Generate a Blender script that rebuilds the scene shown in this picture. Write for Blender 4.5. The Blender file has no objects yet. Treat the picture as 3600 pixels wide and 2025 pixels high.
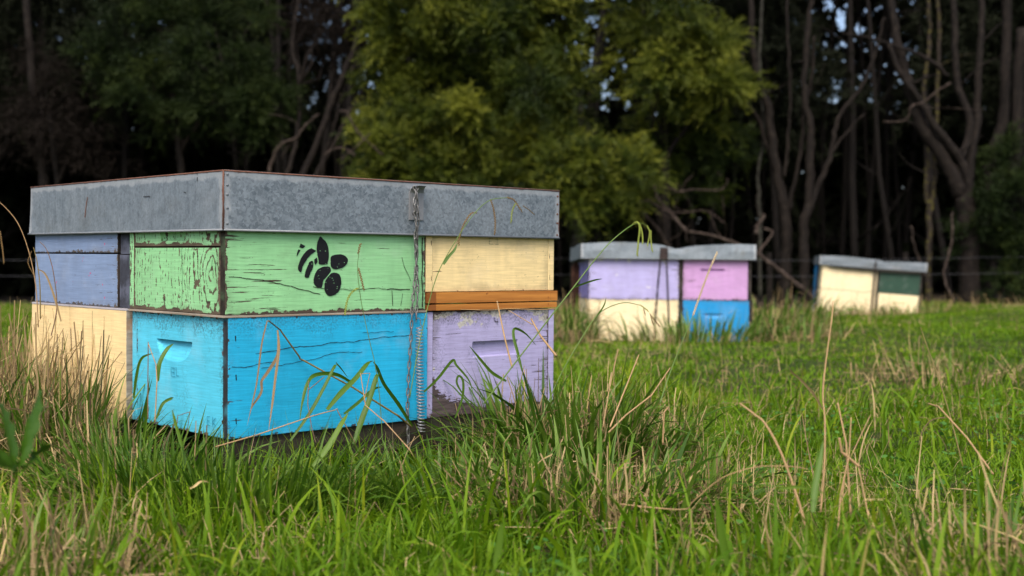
import bpy, math, random
import numpy as np
from mathutils import Matrix, Vector

# ------------------------------------------------------------------ camera, sky, sun
scene = bpy.context.scene
col = scene.collection
CAMZ, FPX, PITCH, ROLL = 0.46, 4430.0, 0.0156, 0.0029
CX, CY = 1800.0, 1012.5
RCAM = Matrix.Rotation(-PITCH, 3, 'X') @ Matrix.Rotation(ROLL, 3, 'Y')
cd = bpy.data.cameras.new('camera')
cam = bpy.data.objects.new('camera', cd)
col.objects.link(cam)
cam.matrix_world = Matrix.Translation((0, 0, CAMZ)) @ (RCAM @ Matrix.Rotation(math.pi / 2, 3, 'X')).to_4x4()
cd.sensor_width = 36.0
cd.lens = FPX / 3600 * 36
cd.clip_start = 0.05
cd.clip_end = 500
cd.dof.use_dof = True
cd.dof.focus_distance = 2.66
cd.dof.aperture_fstop = 4.0
scene.camera = cam

SUN_EL, SUN_AZ = math.radians(52), math.radians(-7)     # azimuth of the sun measured from -Y (behind the camera), negative = to its left
world = bpy.data.worlds.new('World')
scene.world = world
world.use_nodes = True
wn = world.node_tree
bg = wn.nodes['Background']
sky = wn.nodes.new('ShaderNodeTexSky')
sky.sky_type = 'NISHITA'
sky.sun_disc = False
sky.sun_elevation = SUN_EL
sky.sun_rotation = math.pi - SUN_AZ
sky.air_density = 0.8
sky.dust_density = 5.0
sky.ozone_density = 1.2
wn.links.new(sky.outputs[0], bg.inputs[0])
bg.inputs[1].default_value = 0.15
sd = bpy.data.lights.new('sun', 'SUN')
sd.energy = 1.25
sd.angle = math.radians(35)
sd.color = (1.0, 0.95, 0.87)
sun = bpy.data.objects.new('sun', sd)
col.objects.link(sun)
sdir = Vector((math.cos(SUN_EL) * math.sin(SUN_AZ), -math.cos(SUN_EL) * math.cos(SUN_AZ), math.sin(SUN_EL)))
sun.rotation_euler = sdir.to_track_quat('Z', 'Y').to_euler()
scene.view_settings.view_transform = 'Standard'
scene.view_settings.look = 'None'
scene.view_settings.exposure = 0.88
scene.view_settings.gamma = 1.0
scene.view_settings.use_curve_mapping = False
scene.cycles.max_bounces = 6
scene.cycles.diffuse_bounces = 3
scene.cycles.glossy_bounces = 2
scene.cycles.transmission_bounces = 3
scene.cycles.transparent_max_bounces = 4
scene.cycles.use_denoising = True

# ------------------------------------------------------------------ helpers
rs = np.random.RandomState(7)
random.seed(3)


def at(px, py, Y):
    """the place a point of the photograph has when it stands Y metres away"""
    d = RCAM @ Vector(((px - CX) / FPX, 1.0, -(py - CY) / FPX))
    k = Y / d.y
    return Vector((d.x * k, Y, CAMZ + d.z * k))


def pose(x, y, z, yaw, tx, ty):
    return Matrix.Translation((x, y, z)) @ (Matrix.Rotation(yaw, 3, 'Z') @ Matrix.Rotation(tx, 3, 'X') @ Matrix.Rotation(ty, 3, 'Y')).to_4x4()


M1 = pose(-.5685, 2.4831, .1236, .7529, .0127, .0036)
M2 = pose(.4283, 7.0886, .0443, .0121, -.0112, .0119)
M3 = pose(2.9142, 11.980, .0201, -.1849, .003, .0773)


def on_face(px, py, face='R', M=M1, off=0.0):
    """local (u, z) on the right ('R', y = off) or left ('L', x = off) face of a stack"""
    Mi = M.inverted()
    o = Mi @ Vector((0, 0, CAMZ))
    p = Mi @ at(px, py, 3.0)
    d = p - o
    k = (off - (o.y if face == 'R' else o.x)) / (d.y if face == 'R' else d.x)
    q = o + d * k
    return (q.x if face == 'R' else q.y), q.z


def tag(o, label=None, cat=None, group=None, kind=None):
    if label: o['label'] = label
    if cat: o['category'] = cat
    if group: o['group'] = group
    if kind: o['kind'] = kind
    return o


def thing(name, label, cat, M=None, group=None):
    o = bpy.data.objects.new(name, None)
    o.empty_display_size = 0.05
    col.objects.link(o)
    if M is not None: o.matrix_world = M
    return tag(o, label, cat, group)


class MB:
    """collects vertices and faces with uv and material index"""
    def __init__(s): s.v = []; s.f = []; s.uv = []; s.mi = []
    def face(s, pts, uv=None, mi=0):
        b = len(s.v); s.v += [tuple(p) for p in pts]; s.f.append(tuple(range(b, b + len(pts))))
        s.uv.append(uv or [(0, 0)] * len(pts)); s.mi.append(mi)
    def box(s, a, b, mi=0):
        (x0, y0, z0), (x1, y1, z1) = a, b
        for p in ([(x0, y0, z0), (x0, y1, z0), (x1, y1, z0), (x1, y0, z0)], [(x0, y0, z1), (x1, y0, z1), (x1, y1, z1), (x0, y1, z1)]):
            s.face(p, [(q[0], q[1]) for q in p], mi)
        for p in ([(x0, y0, z0), (x1, y0, z0), (x1, y0, z1), (x0, y0, z1)], [(x1, y1, z0), (x0, y1, z0), (x0, y1, z1), (x1, y1, z1)]):
            s.face(p, [(q[0], q[2]) for q in p], mi)
        for p in ([(x0, y1, z0), (x0, y0, z0), (x0, y0, z1), (x0, y1, z1)], [(x1, y0, z0), (x1, y1, z0), (x1, y1, z1), (x1, y0, z1)]):
            s.face(p, [(q[1], q[2]) for q in p], mi)
        return s
    def tube(s, pts, rad, n=6, mi=0, wob=0.0, cap=True):
        pts = [Vector(p) for p in pts]; K = len(pts)
        if not hasattr(rad, '__len__'): rad = [rad] * K
        rings = []; ref = Vector((0.31, 0.17, 0.93)); acc = 0
        prev = None
        for i, p in enumerate(pts):
            t = (pts[min(i + 1, K - 1)] - pts[max(i - 1, 0)]).normalized()
            if prev is None:
                a = t.cross(ref)
                if a.length < 0.1: a = t.cross(Vector((1, 0, 0)))
            else:
                a = prev - t * prev.dot(t)
            a.normalize(); prev = a; b = t.cross(a)
            if i: acc += (p - pts[i - 1]).length
            ring = []
            for k in range(n):
                th = 2 * math.pi * k / n
                r = rad[i] * (1 + wob * (random.random() - .5))
                ring.append(p + a * (r * math.cos(th)) + b * (r * math.sin(th)))
            rings.append((ring, acc))
        base = len(s.v)
        for ring, _ in rings: s.v += [tuple(q) for q in ring]
        for i in range(K - 1):
            for k in range(n):
                k2 = (k + 1) % n
                s.f.append((base + i * n + k, base + i * n + k2, base + (i + 1) * n + k2, base + (i + 1) * n + k))
                c = 2 * math.pi * max(rad[i], .002) / n
                u0, u1 = k * c, (k + 1) * c
                s.uv.append([(u0, rings[i][1]), (u1, rings[i][1]), (u1, rings[i + 1][1]), (u0, rings[i + 1][1])]); s.mi.append(mi)
        if cap:
            s.f.append(tuple(base + k for k in reversed(range(n)))); s.uv.append([(0, 0)] * n); s.mi.append(mi)
            s.f.append(tuple(base + (K - 1) * n + k for k in range(n))); s.uv.append([(0, 0)] * n); s.mi.append(mi)
        return s
    def mesh(s, name, mats, smooth=False):
        me = bpy.data.meshes.new(name)
        me.from_pydata(s.v, [], s.f)
        uvl = me.uv_layers.new(name='uv')
        uvl.data.foreach_set('uv', np.array([c for u in s.uv for c in u], dtype=np.float32).ravel())
        for m in (mats if isinstance(mats, (list, tuple)) else [mats]): me.materials.append(m)
        me.polygons.foreach_set('material_index', s.mi)
        if smooth: me.polygons.foreach_set('use_smooth', [True] * len(s.f))
        me.update()
        return me
    def build(s, name, mats, parent=None, smooth=False, bevel=0.0, M=None):
        o = bpy.data.objects.new(name, s.mesh(name, mats, smooth))
        col.objects.link(o)
        if parent: o.parent = parent
        if M is not None: o.matrix_local = M
        if bevel:
            md = o.modifiers.new('bevel', 'BEVEL'); md.width = bevel; md.segments = 2; md.limit_method = 'ANGLE'; md.angle_limit = math.radians(50)
        return o


def grid_mesh(name, V, F, mat_, tint=None, smooth=False, parent=None):
    """fast mesh from numpy arrays; F is an (n, 3 or 4) array"""
    me = bpy.data.meshes.new(name)
    V = np.ascontiguousarray(V, np.float32).reshape(-1, 3); F = np.ascontiguousarray(F, np.int32); k = F.shape[1]
    me.vertices.add(len(V)); me.vertices.foreach_set('co', V.ravel())
    me.loops.add(F.size); me.loops.foreach_set('vertex_index', F.ravel())
    me.polygons.add(len(F)); me.polygons.foreach_set('loop_start', np.arange(0, F.size, k, dtype=np.int32))
    try: me.polygons.foreach_set('loop_total', np.full(len(F), k, np.int32))
    except Exception: pass
    if smooth: me.polygons.foreach_set('use_smooth', np.ones(len(F), bool))
    if tint is not None:
        a = me.attributes.new('tint', 'FLOAT', 'POINT'); a.data.foreach_set('value', np.ascontiguousarray(tint, np.float32))
    me.materials.append(mat_); me.update(); me.validate()
    o = bpy.data.objects.new(name, me); col.objects.link(o)
    if parent: o.parent = parent
    return o


def vnoise(x, y, s, seed=0):
    """smooth value noise 0..1"""
    r = np.random.RandomState(seed); T = r.rand(64, 64)
    X, Yy = np.asarray(x) / s + 100, np.asarray(y) / s + 100
    i, j = np.floor(X).astype(int), np.floor(Yy).astype(int); f, g = X - i, Yy - j
    f = f * f * (3 - 2 * f); g = g * g * (3 - 2 * g)
    t = lambda a, b: T[a % 64, b % 64]
    return (t(i, j) * (1 - f) + t(i + 1, j) * f) * (1 - g) + (t(i, j + 1) * (1 - f) + t(i + 1, j + 1) * f) * g


# ------------------------------------------------------------------ materials
class NT:
    def __init__(s, name):
        s.m = bpy.data.materials.new(name); s.m.use_nodes = True; s.t = s.m.node_tree
        s.p = s.t.nodes['Principled BSDF']; s.out = s.t.nodes['Material Output']
    def n(s, ty, **k):
        x = s.t.nodes.new(ty)
        for a, b in k.items(): setattr(x, a, b)
        return x
    def put(s, sock, v):
        if isinstance(v, bpy.types.NodeSocket): s.t.links.new(v, sock)
        elif v is not None:
            if hasattr(sock.default_value, '__len__') and hasattr(v, '__len__') and len(v) == 3 and len(sock.default_value) == 4: v = (*v, 1)
            sock.default_value = v
    def math(s, op, a, b=None, c=None, clamp=False):
        x = s.n('ShaderNodeMath', operation=op); x.use_clamp = clamp
        s.put(x.inputs[0], a); s.put(x.inputs[1], b) if b is not None else None
        if c is not None: s.put(x.inputs[2], c)
        return x.outputs[0]
    def map(s, v, scale=(1, 1, 1), loc=(0, 0, 0), rot=(0, 0, 0)):
        x = s.n('ShaderNodeMapping'); s.put(x.inputs[0], v); x.inputs['Scale'].default_value = scale; x.inputs['Location'].default_value = loc; x.inputs['Rotation'].default_value = rot
        return x.outputs[0]
    def noise(s, v, scale, detail=3, rough=.5, dist=0.0, c=False):
        x = s.n('ShaderNodeTexNoise'); s.put(x.inputs['Vector'], v); x.inputs['Scale'].default_value = scale; x.inputs['Detail'].default_value = detail
        x.inputs['Roughness'].default_value = rough; x.inputs['Distortion'].default_value = dist
        return x.outputs[1 if c else 0]
    def step(s, v, a, b):
        x = s.n('ShaderNodeMapRange'); x.interpolation_type = 'SMOOTHSTEP'; s.put(x.inputs[0], v)
        x.inputs[1].default_value = a; x.inputs[2].default_value = b
        return x.outputs[0]
    def rng(s, v, a, b, c, d):
        x = s.n('ShaderNodeMapRange'); s.put(x.inputs[0], v)
        for i, q in enumerate((a, b, c, d)): x.inputs[i + 1].default_value = q
        return x.outputs[0]
    def mix(s, f, a, b, mode='MIX'):
        x = s.n('ShaderNodeMix', data_type='RGBA', blend_type=mode); s.put(x.inputs[0], f); s.put(x.inputs[6], a); s.put(x.inputs[7], b)
        return x.outputs[2]
    def scale(s, c, f):
        x = s.n('ShaderNodeVectorMath', operation='SCALE'); s.put(x.inputs[0], c); s.put(x.inputs['Scale'], f)
        return x.outputs[0]
    def sep(s, v):
        x = s.n('ShaderNodeSeparateXYZ'); s.put(x.inputs[0], v); return x.outputs
    def bump(s, h, st=.3, d=.001):
        x = s.n('ShaderNodeBump'); s.put(x.inputs['Height'], h); x.inputs['Strength'].default_value = st; x.inputs['Distance'].default_value = d
        s.put(s.p.inputs['Normal'], x.outputs[0]); return x.outputs[0]
    def uv(s): return s.n('ShaderNodeUVMap', uv_map='uv').outputs[0]
    def fin(s, base, rough=.6, metal=0.0, spec=.4):
        s.put(s.p.inputs['Base Color'], base); s.put(s.p.inputs['Roughness'], rough); s.put(s.p.inputs['Metallic'], metal); s.put(s.p.inputs['Specular IOR Level'], spec)
        return s.m


def srgb(r, g, b):
    f = lambda c: (c / 255 / 12.92) if c <= 10 else ((c / 255 + .055) / 1.055) ** 2.4
    return (f(r), f(g), f(b))


def paint(name, c, W, H, wear=.5, grain=.5, edge=.6, dirt=.4, wood=(.045, .032, .024), primer=None, seed=0, swirl=0.0, rot=0.0, spots=None, fleck=60, bottom=0.0, soot=0.0, rot_=0.0):
    t = NT(name); uv = t.uv(); x, y, _ = t.sep(uv)
    p = t.map(uv, loc=(seed * 1.37, seed * .73, seed * .11))
    # distance to the board's edge
    e = t.math('MINIMUM', t.math('MINIMUM', x, t.math('SUBTRACT', W, x)), t.math('MINIMUM', y, t.math('SUBTRACT', H, y)))
    wob = t.noise(p, 22, 4, .6)
    e2 = t.math('ADD', e, t.math('MULTIPLY', t.math('SUBTRACT', wob, .5), .018))
    ed = t.step(e2, .012, .0)
    low = t.noise(p, 5.5, 2, .5)
    gp = t.map(p, scale=(9, 190, 1), rot=(0, 0, rot))
    if swirl:
        wv = t.n('ShaderNodeTexWave', wave_type='RINGS', rings_direction='SPHERICAL'); t.put(wv.inputs[0], t.map(uv, loc=(-W * .15, -H * .3, 0), scale=(1.6, .8, 1)))
        wv.inputs['Scale'].default_value = 15; wv.inputs['Distortion'].default_value = 11; wv.inputs['Detail'].default_value = 4; wv.inputs['Detail Scale'].default_value = 1.1
        g = t.math('ADD', t.math('MULTIPLY', wv.outputs[1], .30), t.math('MULTIPLY', t.noise(p, 90, 5, .75), .72))
    else:
        g = t.noise(gp, 1, 5, .62)
    fine = t.noise(t.map(p, scale=(14, 320, 1), rot=(0, 0, rot)), 1, 3, .6)
    nearedge = t.step(t.math('MINIMUM', x, t.math('SUBTRACT', W, x)), .16, .0)
    gm = t.math('ADD', t.math('ADD', g, t.math('MULTIPLY', t.math('SUBTRACT', low, .5), .34)), t.math('MULTIPLY', nearedge, .09))
    th = .80 - .21 * grain
    cr = t.step(gm, th, th + .035)
    fl = t.noise(p, fleck, 6, .68)
    fm = t.math('ADD', t.math('ADD', fl, t.math('MULTIPLY', ed, .34 * edge)), t.math('MULTIPLY', t.math('SUBTRACT', low, .5), .22))
    if bottom:
        fm = t.math('ADD', fm, t.math('MULTIPLY', t.step(t.math('ADD', y, t.math('MULTIPLY', wob, .05)), .10, .02), bottom))
    if rot_:
        rr_ = t.math('ADD', t.math('MULTIPLY', x, 1 / .13), t.math('MULTIPLY', y, 1 / .085))
        fm = t.math('ADD', fm, t.math('MULTIPLY', t.step(t.math('ADD', rr_, t.math('MULTIPLY', t.math('SUBTRACT', t.noise(t.map(p, scale=(14, 60, 1)), 1, 6, .75), .5), 2.6)), 1.3, .5), rot_))
        fm = t.math('ADD', fm, t.math('MULTIPLY', t.step(t.math('ADD', y, t.math('MULTIPLY', t.math('SUBTRACT', wob, .5), .05)), .024, .010), rot_))
    th2 = .84 - .24 * wear
    pl = t.step(fm, th2, th2 + .03)
    peel = t.math('MAXIMUM', cr, pl)
    woodc = t.mix(t.rng(t.noise(t.map(p, scale=(10, 90, 1)), 1, 5, .75), .3, .7, 0, 1), tuple(v * .3 for v in wood), tuple(min(1, v * 2.6) for v in wood))
    pc = t.scale(t.n('ShaderNodeRGB').outputs[0], 1); t.t.nodes[-2].outputs[0].default_value = (*c, 1)
    pc = t.scale(pc, t.rng(fine, .25, .75, .80, 1.13))
    pc = t.scale(pc, t.rng(low, .25, .75, .93, 1.06))
    drip = t.noise(t.map(p, scale=(38, 3.5, 1)), 1, 4, .65)
    pc = t.scale(pc, t.rng(drip, .35, .7, 1.02, .92))
    fade = t.math('MULTIPLY', t.step(t.noise(t.map(p, loc=(2, 8, 0)), 11, 5, .65), .5, .75), .10)
    pc = t.mix(fade, pc, (.62, .62, .60))
    if primer is not None:
        pr = t.step(t.math('ADD', t.noise(t.map(p, loc=(3, 5, 0)), 17, 5, .6), t.math('ADD', t.math('MULTIPLY', ed, .12), t.math('MULTIPLY', t.step(y, H - .07, H), .15))), .69, .705)
        pc = t.mix(pr, pc, primer)
    if spots is not None:
        sp = t.step(t.noise(t.map(p, loc=(9, 2, 0)), 55, 3, .5), .71, .73)
        pc = t.mix(sp, pc, spots)
    if soot:
        st = t.math('MULTIPLY', t.step(t.math('ADD', t.noise(t.map(p, scale=(1, .5, 1), loc=(5, 5, 0)), 14, 4, .7), t.math('ADD', t.math('MULTIPLY', t.step(y, H - .06, H), .22), t.math('MULTIPLY', t.step(e, .05, 0), .10))), .52, .80), t.step(t.noise(p, 230, 2, .6), .45, .6))
        pc = t.mix(t.math('MULTIPLY', st, soot), pc, (.03, .035, .04))
    sk = t.math('MULTIPLY', t.step(t.noise(t.map(p, scale=(1, 1.6, 1), loc=(1, 4, 0)), 130, 3, .6), .66, .72), t.step(t.noise(t.map(p, loc=(6, 6, 0)), 12, 3, .6), .42, .62))
    pc = t.mix(t.math('MULTIPLY', sk, min(.75, dirt * 2 + .25)), pc, (.05, .035, .025))
    d = t.math('MULTIPLY', t.step(t.math('ADD', t.noise(p, 9, 5, .7), t.math('MULTIPLY', t.step(e, .03, 0), .22)), .52, .85), dirt)
    pc = t.mix(d, pc, (.10, .085, .06))
    base = t.mix(peel, pc, woodc)
    h = t.math('ADD', t.math('MULTIPLY', peel, -1.0), t.math('ADD', t.math('MULTIPLY', fine, .35), t.math('MULTIPLY', t.noise(p, 30, 3, .6), .5)))
    t.bump(h, .55, .0012)
    return t.fin(base, t.mix(peel, (.55,) * 3, (.9,) * 3), spec=.3)


def oldwood(name, c=(.06, .045, .035), c2=None, sc=(6, 70, 1), seed=0.0, rough=.85):
    t = NT(name); p = t.map(t.uv(), loc=(seed, seed * 2, 0))
    a = t.noise(t.map(p, scale=sc), 1, 6, .68); b = t.noise(p, 16, 4, .6)
    base = t.mix(t.step(a, .3, .72), tuple(v * .35 for v in c), c)
    base = t.mix(t.step(b, .48, .68), base, c2 or tuple(v * 1.7 for v in c))
    t.bump(a, .8, .003)
    return t.fin(base, rough, spec=.2)


def flat(name, c, rough=.7, metal=0.0, nz=0.12, sc=40):
    t = NT(name); g = t.n('ShaderNodeTexCoord').outputs['Object']; a = t.noise(g, sc, 4, .6)
    base = t.mix(a, tuple(v * (1 - nz) for v in c), tuple(min(1, v * (1 + nz)) for v in c))
    t.bump(a, .3, .001)
    return t.fin(base, rough, metal, .3)


def galv(name, W, H, bright=1.0, spangle=1.0, seed=0, stain=.3, rust=1.0, streak=0.0):
    t = NT(name); uv = t.uv(); x, y, _ = t.sep(uv); p = t.map(uv, loc=(seed * 1.7, seed * .9, 0))
    vd = t.n('ShaderNodeTexVoronoi', feature='F1'); t.put(vd.inputs['Vector'], t.mix(.012, p, t.noise(p, 70, 2, c=True))); vd.inputs['Scale'].default_value = 190
    k, k2, _ = t.sep(vd.outputs['Color'])
    fin = t.noise(p, 160, 4, .7); mid = t.noise(p, 34, 4, .6); low = t.noise(p, 6, 3, .5)
    st = t.noise(t.map(p, scale=(90, 9, 1)), 1, 4, .6)
    val = t.math('ADD', t.rng(k, 0, 1, -.5 * spangle, .5 * spangle), t.math('ADD', t.rng(fin, .3, .7, -.3, .3), t.rng(mid, .3, .7, -.35, .35)))
    val = t.math('ADD', val, t.rng(st, .3, .7, -streak, streak))
    base = t.mix(t.rng(val, -1, 1, 0, 1), tuple(v * bright for v in (.085, .108, .128)), tuple(v * bright for v in (.26, .305, .34)))
    base = t.mix(t.math('MULTIPLY', t.step(t.noise(t.map(p, loc=(4, 4, 0)), 8, 5, .65), .52, .72), stain), base, (.13, .125, .105))
    base = t.mix(t.math('MULTIPLY', t.step(low, .45, .75), .25), base, tuple(v * bright for v in (.38, .41, .43)))
    e = t.math('MINIMUM', x, t.math('SUBTRACT', W, x))
    e = t.math('MINIMUM', e, t.math('SUBTRACT', H, y))
    ee = t.math('ADD', e, t.math('MULTIPLY', t.math('SUBTRACT', mid, .5), .012))
    rm = t.math('MULTIPLY', t.step(ee, .004, .0), rust)
    spot = t.step(t.noise(t.map(p, loc=(7, 1, 0)), 60, 3, .5), .745, .76)
    rm = t.math('MAXIMUM', rm, t.math('MULTIPLY', spot, .8 * rust))
    base = t.mix(rm, base, (.12, .05, .03))
    white = t.math('MULTIPLY', t.step(t.math('ADD', t.step(e, .03, 0), t.math('MULTIPLY', mid, 1.2)), 1.0, 1.35), t.math('SUBTRACT', 1, rm))
    base = t.mix(t.math('MULTIPLY', white, .5), base, (.42, .44, .45))
    t.bump(t.math('ADD', t.math('MULTIPLY', k2, .4), t.math('ADD', t.math('MULTIPLY', low, 2), mid)), .2, .001)
    return t.fin(base, t.rng(k2, 0, 1, .42, .62), .35, .5)


def leafmat(name, stops, trans=.35, rough=.5, spec=.35, vary=.0):
    t = NT(name); a = t.n('ShaderNodeAttribute', attribute_name='tint'); r = t.n('ShaderNodeValToRGB'); t.put(r.inputs[0], a.outputs['Fac'])
    e = r.color_ramp.elements
    while len(e) < len(stops): e.new(.5)
    for i, (p, c) in enumerate(stops): e[i].position = p; e[i].color = (*c, 1)
    base = r.outputs[0]
    if vary:
        g = t.n('ShaderNodeTexCoord').outputs['Object']
        base = t.scale(base, t.rng(t.noise(g, 9, 4, .6), .3, .7, 1 - vary, 1 + vary))
    t.fin(base, rough, 0, spec)
    tr = t.n('ShaderNodeBsdfTranslucent'); t.put(tr.inputs[0], base)
    mx = t.n('ShaderNodeMixShader'); mx.inputs[0].default_value = trans
    t.t.links.new(t.p.outputs[0], mx.inputs[1]); t.t.links.new(tr.outputs[0], mx.inputs[2]); t.t.links.new(mx.outputs[0], t.out.inputs[0])
    return t.m


GREEN = srgb(140, 198, 142); BLUE = srgb(34, 168, 212); BLUE2 = srgb(80, 188, 216); CREAM = srgb(232, 208, 152); GREY = srgb(122, 142, 174)
YEL = srgb(238, 210, 154); PURP = srgb(168, 162, 200); PINK = srgb(180, 140, 186); DGREEN = srgb(36, 66, 52); CREAM2 = srgb(232, 214, 172)
WOODK = (.05, .038, .03)
m_end = oldwood('weathered_end_grain', (.034, .028, .024), seed=1, sc=(40, 40, 1))
m_dark = oldwood('dark_box_inside', (.02, .017, .015), seed=2)
m_joint = oldwood('grey_finger_joint', (.055, .06, .08), (.10, .11, .15), seed=4, sc=(25, 12, 1))
m_black = flat('black_stencil_paint', (.006, .006, .008), .55, sc=260, nz=.6)
m_crack = flat('open_crack', (.018, .013, .010), .95)
m_rust = flat('rusty_seam', (.13, .06, .04), .85, nz=.5, sc=90)
m_hem = flat('dull_zinc_edge', (.17, .185, .20), .5, .3, nz=.25, sc=70)
m_chain = flat('chain_steel', (.17, .168, .165), .45, .5, nz=.45, sc=240)
m_spring = flat('spring_wire', (.32, .33, .34), .4, .5, nz=.3, sc=200)
m_rchain = flat('rusty_chain', (.035, .024, .022), .8, .1, nz=.4)
m_strip = oldwood('pale_hive_mat', (.42, .36, .29), (.30, .19, .12), seed=3, sc=(4, 60, 1), rough=.7)
m_bark = oldwood('stringy_bark', (.010, .0066, .0048), (.018, .0135, .0098), sc=(26, 2.6, 1), seed=5)
m_barkfar = oldwood('shade_toned_bark', (.006, .0042, .0032), (.009, .007, .0055), sc=(26, 2.6, 1), seed=5)  # darker copy of the stringy bark, the wood's shade mixed into its colour
m_barkpale = oldwood('pale_lichen_bark', (.036, .034, .027), (.055, .058, .042), sc=(16, 3, 1), seed=6)
m_barkmoss = oldwood('mossy_bark', (.028, .021, .017), (.07, .062, .010), sc=(20, 2.2, 1), seed=8)
m_dead = oldwood('dead_branch_wood', (.050, .035, .027), (.085, .064, .052), sc=(30, 4, 1), seed=7)
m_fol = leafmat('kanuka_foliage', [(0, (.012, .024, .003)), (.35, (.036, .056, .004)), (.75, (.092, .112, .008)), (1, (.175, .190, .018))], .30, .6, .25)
m_foldark = leafmat('shade_toned_kanuka_foliage', [(0, (.006, .012, .003)), (.6, (.015, .027, .005)), (1, (.033, .048, .009))], .25, .65, .15)  # kanuka leaves again, with the dimness of the frame edges put into the colour
m_folbrown = leafmat('dead_brown_foliage', [(0, (.008, .006, .0045)), (1, (.018, .014, .011))], .2, .8, .1)
m_folfar = leafmat('shade_toned_far_foliage', [(0, (.005, .007, .003)), (1, (.011, .014, .006))], .1, .8, .1)  # near-black greens paint the gloom of the deep wood into the leaves
m_grass = leafmat('meadow_grass', [(0, (.050, .125, .003)), (.35, (.110, .215, .005)), (.62, (.180, .280, .008)), (.78, (.28, .31, .018)), (.86, (.40, .29, .13)), (1, (.52, .40, .22))], .42, .55, .18)
m_long = leafmat('long_green_grass', [(0, (.032, .085, .005)), (.5, (.075, .155, .010)), (1, (.15, .24, .03))], .35, .45, .28)
m_straw = leafmat('dry_straw', [(0, (.09, .062, .032)), (.45, (.25, .175, .085)), (.8, (.42, .31, .15)), (1, (.52, .38, .17))], .2, .6, .25)

# ------------------------------------------------------------------ the ground and what lies behind everything
tg = NT('soil_and_thatch')
g_ = tg.n('ShaderNodeTexCoord').outputs['Object']
c_ = tg.mix(tg.step(tg.noise(g_, 3, 5, .6), .4, .62), (.032, .050, .010), (.050, .052, .018))
tg.bump(tg.noise(g_, 30, 5, .7), .8, .02)
m_soil = tg.fin(tg.mix(tg.step(tg.noise(g_, 60, 3, .6), .45, .6), c_, (.028, .05, .010)), .95, spec=.1)
m_litter = flat('dark_leaf_litter', (.022, .016, .011), .95, nz=.5, sc=12)


def gz(x, y):
    """height of the paddock"""
    x = np.asarray(x, float); y = np.asarray(y, float)
    return (vnoise(x, y, 1.1, 5) - .5) * .05 + (vnoise(x, y, .35, 6) - .5) * .022 + .02 * np.clip((y - 4) / 4, 0, 1) + (vnoise(x, y, 2.6, 15) - .45) * .11 * np.clip((y - 4.5) / 3, 0, 1)


xs = np.r_[-120, -60, -30, np.arange(-14, 14.01, .14), 30, 60, 120]
ys = np.r_[-60, -20, -6, np.arange(-1, 14.6, .14)]
X, Y = np.meshgrid(xs, ys)
V = np.stack([X, Y, np.where((abs(X) < 14.1) & (Y > -1.1), gz(X, Y), 0)], -1).reshape(-1, 3)
nx = len(xs); q = np.arange((len(ys) - 1) * nx).reshape(-1, nx)[:, :-1].ravel()
o = grid_mesh('ground', V, np.stack([q, q + 1, q + nx + 1, q + nx], 1), m_soil, smooth=True); tag(o, kind='structure')
o = MB(); o.face([(-160, 14.3, .012), (160, 14.3, .012), (160, 260, .012), (-160, 260, .012)]); tag(o.build('forest_floor', m_litter), kind='structure')


def leaf_quads(P, size, tilt=1.0):
    """random leaf-shaped faces at points P"""
    n = len(P); a = rs.normal(size=(n, 3)); a /= np.linalg.norm(a, axis=1)[:, None]
    b = np.cross(a, rs.normal(size=(n, 3))); b /= np.linalg.norm(b, axis=1)[:, None]
    s = size * rs.uniform(.6, 1.3, (n, 1)); w = s * .42
    V = np.stack([P - a * s, P + b * w, P + a * s, P - b * w], 1).reshape(-1, 3)
    return V, np.arange(4 * n).reshape(-1, 4)


# wall of undergrowth and crowns at the back of the wood
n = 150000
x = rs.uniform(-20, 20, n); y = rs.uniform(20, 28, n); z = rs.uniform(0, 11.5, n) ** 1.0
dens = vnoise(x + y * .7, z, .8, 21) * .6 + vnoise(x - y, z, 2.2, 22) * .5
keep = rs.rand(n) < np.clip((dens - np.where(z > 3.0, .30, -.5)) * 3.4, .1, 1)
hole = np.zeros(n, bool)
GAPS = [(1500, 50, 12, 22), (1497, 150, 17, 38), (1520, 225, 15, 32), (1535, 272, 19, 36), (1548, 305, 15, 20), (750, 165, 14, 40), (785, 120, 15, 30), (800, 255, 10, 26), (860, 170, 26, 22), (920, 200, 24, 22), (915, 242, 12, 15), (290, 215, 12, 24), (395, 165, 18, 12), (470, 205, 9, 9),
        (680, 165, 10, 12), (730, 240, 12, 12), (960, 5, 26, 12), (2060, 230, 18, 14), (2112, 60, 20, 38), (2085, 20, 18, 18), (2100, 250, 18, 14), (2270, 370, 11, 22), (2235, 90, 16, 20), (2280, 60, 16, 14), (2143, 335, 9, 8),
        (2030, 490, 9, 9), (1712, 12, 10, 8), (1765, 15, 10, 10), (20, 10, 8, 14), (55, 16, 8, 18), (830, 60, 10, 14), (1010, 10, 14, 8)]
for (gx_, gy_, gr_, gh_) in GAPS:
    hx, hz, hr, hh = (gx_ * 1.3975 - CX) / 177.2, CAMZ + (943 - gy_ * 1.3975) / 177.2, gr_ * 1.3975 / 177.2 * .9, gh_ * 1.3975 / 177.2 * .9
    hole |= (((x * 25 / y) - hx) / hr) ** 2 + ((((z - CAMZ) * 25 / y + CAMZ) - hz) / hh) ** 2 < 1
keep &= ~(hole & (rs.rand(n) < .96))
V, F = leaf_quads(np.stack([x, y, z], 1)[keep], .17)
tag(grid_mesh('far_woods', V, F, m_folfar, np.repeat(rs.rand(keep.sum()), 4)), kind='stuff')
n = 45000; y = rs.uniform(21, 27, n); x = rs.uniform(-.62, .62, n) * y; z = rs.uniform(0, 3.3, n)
V, F = leaf_quads(np.stack([x, y, z], 1), .17)
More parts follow.
